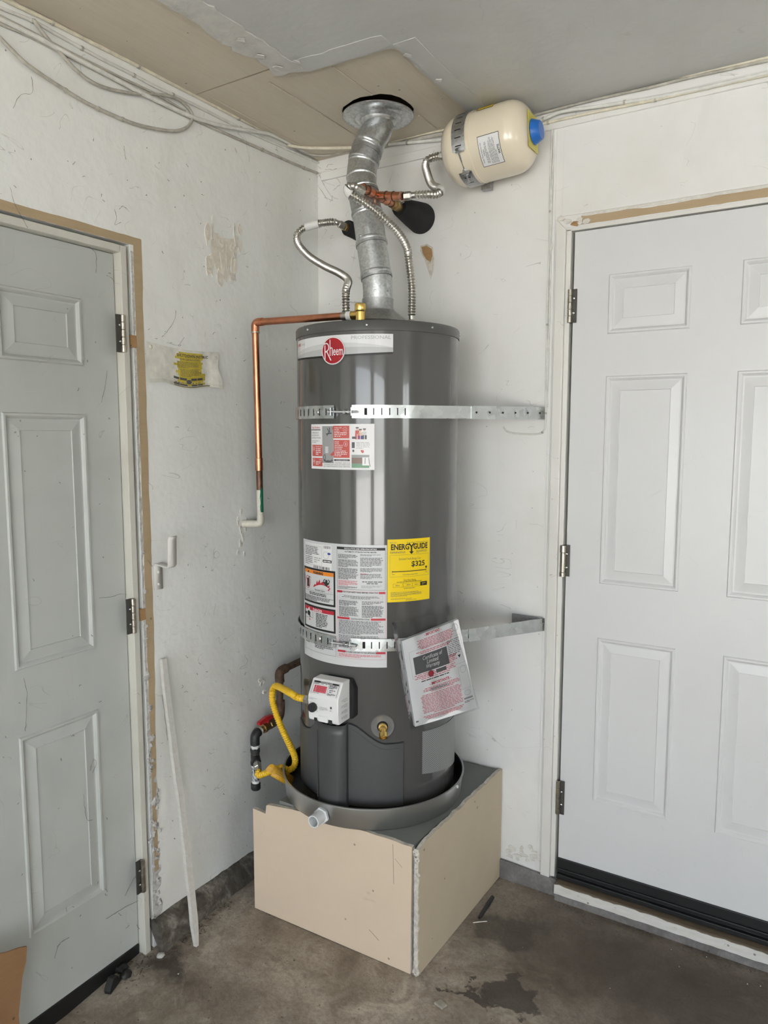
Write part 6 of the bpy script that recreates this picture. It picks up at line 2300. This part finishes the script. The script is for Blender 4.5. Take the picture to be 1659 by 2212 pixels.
gh = flex('gas_hose', 'bright yellow corrugated gas hose from the iron tee to the control', [
    GIN, GIN - ct_ * 0.03, GIN - ct_ * 0.058 + Vector((0, 0, 0.010)), LW(596, 1482, 0.165), LW(588, 1500, 0.165), LW(592, 1528, 0.175), LW(608, 1572, 0.20), LW(624, 1606, 0.217), LW(637, 1636, 0.217), LW(635, 1655, 0.213), LW(622, 1664, 0.205), LW(606, 1658, 0.19), gend + tdir * 0.02, gend],
    0.0106, 'yellow_hose', pitch=0.0075, cuffs=(0.006, 0.006), amp=0.10)
# amber card clipped round the hose
ta, tb_ = LW(581, 1666, 0.19), LW(623, 1690, 0.22)
tg = thing('warning_tag', 'curled amber plastic tag hooked on the yellow gas hose', 'tag', tuple(ta))
td = (tb_ - ta).normalized()
tu = Vector((0, 0, 1)) - td * td.z
tu.normalize()
tw = td.cross(tu)
if tw.dot(CAM - ta) < 0:
    tw = -tw
m = MB()
vs, fs = [], []
nA = 18
for j in range(2):
    for k in range(nA + 1):
        a = math.radians(-25 + 225 * k / nA)
        q = (ta if j == 0 else tb_) + (tw * math.cos(a) + tu * math.sin(a)) * 0.0225 + tu * 0.002
        vs.append(q)
for k in range(nA):
    fs.append((k, k + 1, nA + 2 + k, nA + 1 + k))
m.add(vs, fs)
tgo = obj('curled_sheet', m, 'amber_tag', tg, ang=60)
so_ = tgo.modifiers.new('thickness', 'SOLIDIFY')
so_.thickness = 0.0008
pr = MB()
for k in range(4):
    a = math.radians(15 + 13 * k)
    off_ = (tw * math.cos(a) + tu * math.sin(a)) * 0.0232 + tu * 0.002
    pr.bar(ta.lerp(tb_, 0.12) + off_, ta.lerp(tb_, 0.6 if k % 2 else 0.75) + off_, 0.0012, 0.0003, up=off_)
obj('print_lines', pr, 'notice_dirt', tg, smooth=False)

# ------------------------------------------------------------------ things on the left wall
# aged notice, curled, held by two tacks
nt_ = thing('wall_notice', 'curled faded yellow shutdown notice pinned to the left wall', 'notice', (0, -0.69, 1.69))
NY0, NY1, NZ0, NZ1 = -0.831, -0.546, 1.690, 1.808


def npt(u, v, l):           # u to the right (toward +y), v up, metres
    a, b = u / (NY1 - NY0), v / (NZ1 - NZ0)
    x = 0.004 + 0.006 * math.sin(a * 7 + 0.5) ** 2 * (1 - b) + 0.010 * max(0, a - 0.86) / 0.14 * (1 - b) + 0.006 * max(0, 0.1 - a) / 0.1 * (1 - b) + 0.004 * max(0, 0.12 - b) / 0.12
    zsag = -0.010 * math.sin(PI * a) * b * 0.8 - 0.004 * a
    zbot = (0.006 * math.sin(a * 9)) * (1 - b)
    ysq = 0.006 * math.sin(b * 8) * (1 if a > 0.5 else 0.5) * abs(2 * a - 1)
    return Vector((x + l * 0.0004, NY0 + u + ysq, NZ0 + v + zsag + zbot))


d = Decal(npt, 0.012)
d.bend_v = True
Wn_, Hn_ = NY1 - NY0, NZ1 - NZ0
d.rect(0, 0, Wn_, Hn_, 'aged_notice', 0)
d.build('notice_sheet', nt_)
d = Decal(npt, 0.012)
d.bend_v = True
X = lambda f: f * Wn_
Y = lambda p: Hn_ * (1 - p)
yel = random.Random(9)
for k in range(14):
    p0_, p1_ = 0.07 + 0.86 * k / 14, 0.07 + 0.86 * (k + 1) / 14
    d.rect(X(0.40 + yel.uniform(-0.05, 0.03) + 0.04 * abs(k - 6) / 6), Y(p1_), X(0.77 + yel.uniform(-0.03, 0.03)), Y(p0_), 'notice_yellow', 1)
for k in range(3):
    p0_ = 0.86 + 0.045 * k
    d.rect(X(0.30 + yel.uniform(0, 0.15)), Y(p0_ + 0.03), X(0.70 + yel.uniform(0, 0.2)), Y(p0_), 'notice_dirt', 1)
d.text('SHUTDOWN INSTRUC', X(0.40), Y(0.195), 0.0095, 'ink_grey', X(0.44), 0.02, layer=3)
d.text('WHEN LEAKAGE OCCURS', X(0.44), Y(0.27), 0.0048, 'ink_grey', X(0.28), 0.01, layer=3)
d.para(X(0.40), Y(0.48), X(0.72), Y(0.31), 5, 'ink_grey', 131, 0.3, layer=3)
d.para(X(0.44), Y(0.70), X(0.74), Y(0.50), 6, 'ink_grey', 132, 0.32, layer=3)
for (a, b) in ((0.345, 0.42), (0.43, 0.52), (0.575, 0.655), (0.665, 0.745)):
    d.rect(X(a), Y(0.795), X(b), Y(0.735), 'ink_grey', 3)
    d.rect(X(a), Y(0.94), X(b), Y(0.895), 'ink_grey', 3)
d.disc(X(0.545), Y(0.83), 0.0095, 0.0068, 'ink_grey', 4, 20)
d.build('notice_print', nt_, 'faded yellow print reading SHUTDOWN INSTRUC')
for (u, v) in ((0.015, 0.105), (0.272, 0.098)):
    q = npt(u, v, 0)
    m = MB()
    m.lathe([(0.0004, 0.004), (0.004, 0.0035), (0.0058, 0.0015), (0.006, 0)], Vector((q.x, q.y, q.z)), (1, 0, 0), 18)
    obj('tack', m, 'dust_white_paint', nt_)

# painted metal hook
hk = thing('wall_hook', 'white painted Z-shaped metal hook screwed to the left wall', 'hook', (0, -0.81, 1.09))
m = MB()
pl_a = LW(336, 1278)
yk0, yk1 = -0.828, -0.797
prof_h = [(0.001, 1.086), (0.001, 1.160), (0.006, 1.166), (0.056, 1.160), (0.062, 1.166), (0.064, 1.240), (0.068, 1.250)]
vs, fs = [], []
for (x, z) in prof_h:
    vs += [(x, yk0, z), (x, yk1, z)]
for i in range(len(prof_h) - 1):
    fs.append((2 * i, 2 * i + 1, 2 * i + 3, 2 * i + 2))
m.add(vs, fs)
ho = obj('hook_strip', m, 'trim_paint', hk, ang=80)
so_ = ho.modifiers.new('thickness', 'SOLIDIFY')
so_.thickness = 0.004
so_.offset = 1
for z in (1.102, 1.138):
    q = MB()
    q.lathe([(0.0004, 0.004), (0.004, 0.003), (0.005, 0)], (0.004, -0.8125, z), (1, 0, 0), 12)
    obj('screw', q, 'trim_paint', hk)

# loose stick leaning on the wall
sa, sb_ = LW(354, 1422, 0.012), Vector((0.128, -0.822, 0.004))
m = MB()
sdv = (sa - sb_).normalized()
syv = Vector((0, 1, 0)) - sdv * sdv.y
syv.normalize()
snv = sdv.cross(syv)
for (w0, mat_) in ((0.0118, 0),):
    n_ = 26
    vs, fs = [], []
    rs_ = random.Random(4)
    for k in range(n_ + 1):
        f = k / n_
        wl_ = w0 * (0.45 if k == 0 else 0.8 if k == 1 else 1.0) * (0.86 if k == n_ else 1) * (1 - 0.25 * f) + rs_.uniform(-0.0012, 0.0012)
        wr_ = w0 * (0.45 if k == 0 else 0.8 if k == 1 else 1.0) * (1 - 0.25 * f)
        q = sb_.lerp(sa, f) + Vector((0.0, 0.004 * math.sin(f * 5), 0))
        for (a, b) in ((-wl_, 0.006), (wr_ * 0.2, 0.0065), (wr_, 0.002), (wr_, -0.006), (-wl_, -0.006)):
            vs.append(q + syv * a + snv * b)
    for k in range(n_):
        for j in range(5):
            j2 = (j + 1) % 5
            fs.append((5 * k + j, 5 * k + j2, 5 * k + 5 + j2, 5 * k + 5 + j))
    fs += [tuple(range(5)), tuple(5 * n_ + j for j in range(5))]
    m.add(vs, fs)
tag(obj('wooden_strip', m, 'weathered_white_wood', smooth=False), 'white painted thin wooden strip leaning against the left wall', 'wood strip')


# ------------------------------------------------------------------ cables along the ceiling edges
def cable(label, pts, r, mat, group, clips=()):
    p = spline(pts, 6)
    root = thing('cable', label, 'cable', tuple(p[0]), group)
    m = MB()
    r *= 1.25
    m.tube(p, r, 8)
    obj('cord', m, mat, root, ang=60)
    for f in clips:
        k = min(len(p) - 2, int(f * (len(p) - 1)))
        ax = (p[k + 1] - p[k]).normalized()
        q = MB()
        q.lathe([(r, -0.003), (r * 1.35, -0.003), (r * 1.35, 0.003), (r, 0.003)], p[k], ax, 8)
        obj('staple', q, 'cable_grey', root)
    return root


L_ = lambda l, x=0.007: [LW(a, b, x) for a, b in l]
R_ = lambda l, y=-0.007: [RW(a, b, y) for a, b in l]
GL, GR_ = 'cables along the top of the left wall', 'cables along the top of the right wall'
cable('cream cable tucked into the corner of ceiling and left wall', L_([(-60, -38), (20, 4), (100, 42), (186, 86), (300, 143), (405, 198), (500, 247), (591, 294), (650, 322), (684, 340)], 0.006), 0.0042, 'cable_cream', GL, (0.25, 0.45, 0.7))
cable('white cable stapled just below the ceiling cable on the left wall', L_([(-60, -10), (0, 17), (72, 46), (140, 84), (215, 125), (290, 163), (345, 192), (410, 222), (520, 277), (600, 313), (688, 352)], 0.005), 0.0034, 'cable_white', GL, (0.2, 0.35, 0.5, 0.65, 0.8))
cable('thick white cable sagging from the upper left wall to the corner', L_([(-60, 8), (0, 40), (80, 80), (150, 118), (230, 160), (300, 198), (370, 232), (425, 256), (490, 274), (545, 283), (590, 292), (640, 318), (686, 340)], 0.014), 0.0048, 'cable_white', GL)
cable('dusty grey cable below the thick white cable on the left wall', L_([(-60, 18), (0, 50), (60, 76), (130, 112), (220, 158), (300, 200), (380, 240), (450, 272), (520, 303), (590, 334), (650, 360), (686, 374)], 0.005), 0.0036, 'cable_grey', GL, (0.3, 0.6, 0.8, 0.93))
cable('thin dusty brown cable between the white cables on the left wall', L_([(-60, 0), (0, 34), (70, 70), (150, 112), (250, 162), (330, 200), (400, 240)], 0.010), 0.0026, 'cable_grey', GL)
cable('slack cable hanging in a long loop on the left wall', L_([(72, 42), (92, 70), (115, 98), (140, 125), (165, 152), (200, 178), (240, 193), (290, 202), (340, 204), (380, 212), (404, 230), (415, 248), (412, 265), (400, 277), (378, 283), (340, 279), (290, 267), (240, 247), (185, 221), (120, 181), (60, 140), (20, 102), (-40, 40)], 0.012), 0.0036, 'cable_grey', GL, (0.75, 0.8, 0.85))
cable('cream cable crossing the ceiling corner behind the flue', [LW(622, 314, 0.012), LW(660, 319, 0.05), RW(720, 320, -0.10), RW(765, 318, -0.05), RW(800, 314, -0.015), RW(855, 304, -0.010), RW(920, 288, -0.010), RW(990, 276, -0.010)], 0.0042, 'cable_cream', GR_)
cable('dusty sagging cable under the cream cable at the ceiling corner', [LW(640, 322, 0.010), LW(670, 334, 0.02), RW(715, 335, -0.03), RW(750, 326, -0.02), RW(800, 322, -0.012), RW(880, 305, -0.010), RW(990, 285, -0.010)], 0.0034, 'cable_grey', GR_)
cable('thin cable along the right wall below the top rail behind the flue', R_([(688, 374), (730, 368), (800, 356), (880, 343), (970, 327), (1040, 312)], -0.004), 0.0026, 'cable_white', GR_)
cable('short white conduit beside the flue under the ceiling', R_([(840, 312), (880, 308), (930, 304), (985, 298)], -0.014), 0.0045, 'cable_white', GR_, (0.35,))
cable('cream cable right under the ceiling above the white door', R_([(1120, 250), (1151, 241), (1254, 213), (1330, 195), (1400, 177), (1480, 163), (1570, 143), (1690, 117)], -0.007), 0.0042, 'cable_cream', GR_, (0.25, 0.5))
cable('grey cable just below the cream one above the white door', R_([(1120, 258), (1151, 250), (1250, 224), (1340, 203), (1400, 190), (1480, 170), (1570, 150), (1690, 124)], -0.006), 0.0034, 'cable_grey', GR_)
cable('thick white cable bowing along the wall above the white door', R_([(1140, 272), (1180, 255), (1216, 241), (1300, 229), (1400, 213), (1500, 194), (1580, 176), (1690, 150)], -0.017), 0.0045, 'cable_white', GR_, (0.14, 0.5))
cable('lowest cream cable along the wall above the white door', R_([(1140, 276), (1195, 262), (1290, 241), (1400, 219), (1480, 201), (1560, 183), (1690, 154)], -0.015), 0.0036, 'cable_cream', GR_, (0.15, 0.55))
cable('thin painted wire running down beside the door casing', R_([(1194, 262), (1191, 330), (1189, 400), (1187, 520), (1183, 640), (1181, 760), (1179, 860), (1178, 915), (1174, 931), (1164, 937), (1140, 938), (1110, 936), (1094, 931), (1087, 922)], -0.005), 0.0022, 'cable_white', GR_, (0.2, 0.35, 0.5, 0.65))
cable('second thin painted wire beside the door casing', R_([(1197, 262), (1195, 340), (1192, 420), (1190, 540), (1187, 660), (1184, 780), (1182, 880)], -0.005), 0.0020, 'cable_white', GR_)

# ------------------------------------------------------------------ on the floor
r9 = random.Random(21)


def pebble(name, label, cat, c, s, mat, squash=0.6, group=None):
    m = MB()
    prof = [(0.0003, s * squash), (s * 0.55, s * squash * 0.92), (s * 0.9, s * squash * 0.5), (s * 0.85, s * 0.1), (s * 0.6, 0.0), (0.0003, 0.0)]
    m.lathe(prof, c, (0, 0, 1), 9)
    for i in range(len(m.v)):
        m.v[i] += Vector((r9.uniform(-.16, .16) * s, r9.uniform(-.16, .16) * s, r9.uniform(0, .1) * s))
    return tag(obj(name, m, mat, ang=50), label, cat, group)


q = hit(347, 2066, 2, -0.018)
pebble('pebble', 'pale round pebble at the foot of the grey door jamb', 'pebble', (q.x, q.y, floor_z(q.x, q.y)), 0.014, 'joint_mud')
q = hit(951, 2172, 2, 0)
m = MB()
m.prism([(q.x - 0.017, q.y - 0.006, 0.0005), (q.x + 0.012, q.y - 0.013, 0.0005), (q.x + 0.018, q.y + 0.006, 0.0005), (q.x - 0.004, q.y + 0.014, 0.0005)], (0, 0, 0.007))
tag(obj('concrete_chip', m, 'stone', smooth=False, bevel=0.002), 'small grey concrete chip on the floor in front of the stand', 'chip')
a, b = hit(1035, 1983, 2, 0.006), hit(1064, 1938, 2, 0.006)
m = MB()
m.tube([a, a.lerp(b, 0.15), a.lerp(b, 0.55), a.lerp(b, 0.6), b], [0.004, 0.006, 0.006, 0.0075, 0.0065], 10)
tag(obj('marker_pen', m, 'black_plastic', ang=40), 'small black stick-like pen lying beside the stand side panel', 'pen')
a, b = hit(1022, 1993, 2, 0.001), hit(1052, 1990, 2, 0.001)
m = MB()
m.tube(spline([a, a.lerp(b, 0.4) + Vector((0.004, 0.004, 0)), b], 4), 0.0014, 6)
tag(obj('straw', m, 'peel'), 'thin pale straw lying beside the stand', 'straw')
# black rubber wedge and dark clump at the grey door
c = hit(238, 2128, 2, -0.03)
fz = floor_z(c.x, c.y)
m = MB()
wv = Vector((0.35, -0.94, 0)).normalized()
ws_ = Vector((0.94, 0.35, 0)).normalized()
base = Vector((c.x, c.y, fz + 0.0005))
m.prism([base - wv * 0.030, base + wv * 0.030, base + wv * 0.033 + Vector((0, 0, 0.012)), base + wv * 0.012 + Vector((0, 0, 0.036)), base - wv * 0.008 + Vector((0, 0, 0.030))], ws_ * 0.020)
tag(obj('rubber_wedge', m, 'black_rubber', smooth=False, bevel=0.002), 'dark rubber door wedge on the floor under the grey door', 'door stop')
for k, (px, py, s_) in enumerate(((262, 2098, 0.022), (272, 2110, 0.018))):
    c = hit(px, py, 2, -0.03)
    pebble('rubber_scrap', ('larger' if k == 0 else 'smaller') + ' crumpled black rubber scrap beside the door wedge', 'scrap', (c.x, c.y, floor_z(c.x, c.y)), s_, 'black_rubber', 0.9)
# cardboard at the left edge
fc = [LW(-60, 2068, 0.045), LW(-20, 2062, 0.045), LW(12, 2056, 0.045), LW(40, 2046, 0.045), LW(56, 2043, 0.045), LW(54, 2075, 0.045), LW(46, 2110, 0.045), LW(42, 2150, 0.045), LW(38, 2190, 0.045), LW(40, 2212, 0.045)]
low = floor_z(0.045, -1.35) + 0.001
pts = [(0.045, q.y, q.z) for q in fc] + [(0.06, fc[-1].y - 0.003, low), (0.06, fc[0].y, low)]
m = MB()
m.prism(pts, (0.005, 0, 0))
tag(obj('cardboard_piece', m, 'cardboard_brown', smooth=False), 'torn brown cardboard piece standing against the grey door', 'cardboard')

# grit scattered over the floor
m = MB()
for k in range(420):
    x, y = r9.uniform(0.02, 2.0), r9.uniform(-1.25, -0.02)
    if 0.14 < x < 0.80 and y > -0.62:
        continue
    s_ = r9.uniform(0.0008, 0.0026) * (1.6 if r9.random() < 0.08 else 1)
    z = floor_z(x, y)
    a = r9.uniform(0, 6)
    m.add([(x + s_ * math.cos(a), y + s_ * math.sin(a), z), (x + s_ * math.cos(a + 2.1), y + s_ * math.sin(a + 2.1), z), (x + s_ * math.cos(a + 4.2), y + s_ * math.sin(a + 4.2), z), (x, y, z + s_ * 0.9)],
          [(0, 1, 3), (1, 2, 3), (2, 0, 3)], 0 if r9.random() < 0.88 else 1)
o = obj('floor_grit', m, ['dirt', 'joint_mud'], smooth=False)
o['kind'] = 'stuff'
tag(o, 'fine dark grit and pale crumbs scattered on the concrete floor', 'grit')
# leaf litter and dust along the curb and the grey door's foot
m = MB()
for k in range(260):
    t = r9.random()
    if t < 0.5:
        x, y = 0.058 + abs(r9.gauss(0, 0.014)), r9.uniform(-0.90, -0.60)
    elif t < 0.8:
        x, y = r9.uniform(-0.02, 0.06) , r9.uniform(-1.0, -0.87)
    else:
        x, y = r9.uniform(0.98, 1.6), -0.045 - abs(r9.gauss(0, 0.014))
    z = floor_z(x, y) + 0.001
    L0 = r9.uniform(0.003, 0.014)
    a = r9.uniform(0, 6.28)
    e = Vector((math.cos(a) * L0, math.sin(a) * L0, r9.uniform(0, 0.5) * L0))
    m.tube([Vector((x, y, z)), Vector((x, y, z)) + e], r9.uniform(0.0004, 0.0011), 4)
o = obj('debris_fibres', m, 'dirt', smooth=False)
o['kind'] = 'stuff'
tag(o, 'dark dust fibres and litter along the curb and door sills', 'dust')


# ------------------------------------------------------------------ cobwebs
def web(label, lst, fn, amp, th=0.0007):
    m = MB()
    for pts in lst:
        p = spline([fn(a, b) for a, b in pts], 5)
        p = [q + Vector((r9.uniform(-amp, amp), r9.uniform(-amp, amp), r9.uniform(-amp, amp))) for q in p]
        m.tube(p, [th * r9.uniform(0.5, 1.5) for _ in p], 4, False)
    o = obj('cobweb', m, 'cobweb_dust', smooth=False)
    o['kind'] = 'stuff'
    return tag(o, label, 'cobweb')


def squiggles(n, x0, y0, x1, y1, ln, seed):
    r = random.Random(seed)
    out = []
    for k in range(n):
        x, y = r.uniform(x0, x1), r.uniform(y0, y1)
        a = r.uniform(0, 6.28)
        pts = [(x, y)]
        for j in range(r.randint(2, 4)):
            a += r.uniform(-0.9, 0.9)
            s_ = r.uniform(0.3, 1) * ln
            x, y = x + s_ * math.cos(a), y + s_ * math.sin(a)
            pts.append((x, y))
        out.append(pts)
    return out


web('dusty cobweb strands clinging to the left wall', [
    [(22, 404), (32, 440), (45, 465), (60, 492)], [(268, 315), (270, 335), (273, 345)], [(247, 452), (252, 470), (248, 485), (262, 480)], [(258, 452), (265, 445), (275, 452)],
    [(350, 728), (362, 715), (378, 690), (380, 670)], [(68, 166), (70, 200), (45, 205), (28, 235)], [(398, 728), (385, 745), (360, 740)], [(330, 1225), (318, 1210)], [(350, 1500), (358, 1560), (362, 1600)]]
    + squiggles(30, 300, 420, 640, 1400, 2.6, 1) + squiggles(30, 350, 1400, 540, 1850, 3, 2) + squiggles(12, 20, 230, 620, 450, 2.6, 3), lambda a, b: LW(a, b, 0.003), 0.0008, 0.00042)
web('dusty cobweb strands on the grey door', [
    [(188, 530), (205, 545), (208, 570), (207, 590)], [(230, 595), (240, 600), (246, 608)], [(232, 800), (228, 830), (222, 855), (219, 870)], [(215, 1292), (240, 1290), (262, 1283), (290, 1288)], [(200, 1670), (208, 1650), (202, 1640), (195, 1665)],
    [(180, 1715), (183, 1745), (188, 1770), (200, 1772)], [(230, 1985), (262, 1965), (300, 1945), (320, 1940)], [(118, 2070), (128, 2040), (150, 2025)], [(270, 1935), (285, 1905), (308, 1872)], [(52, 1465), (58, 1500), (56, 1560), (54, 1580)]]
    + squiggles(20, 5, 560, 245, 1950, 2.6, 5) + squiggles(10, 140, 1900, 315, 2020, 5, 6), lambda a, b: LW(a, b, -0.022), 0.0008, 0.00048)
web('wispy cobwebs in the upper corner of the two walls', [[(686, 372), (700, 392), (722, 400)], [(690, 380), (712, 420), (730, 430)], [(686, 400), (700, 420), (708, 432)]] + squiggles(10, 690, 360, 740, 430, 10, 8),
    lambda a, b: RW(a, b, -0.006), 0.001, 0.00035)
print('objects', len(bpy.data.objects), 'tris', sum(len(o.data.polygons) for o in bpy.data.objects if o.type == 'MESH'))
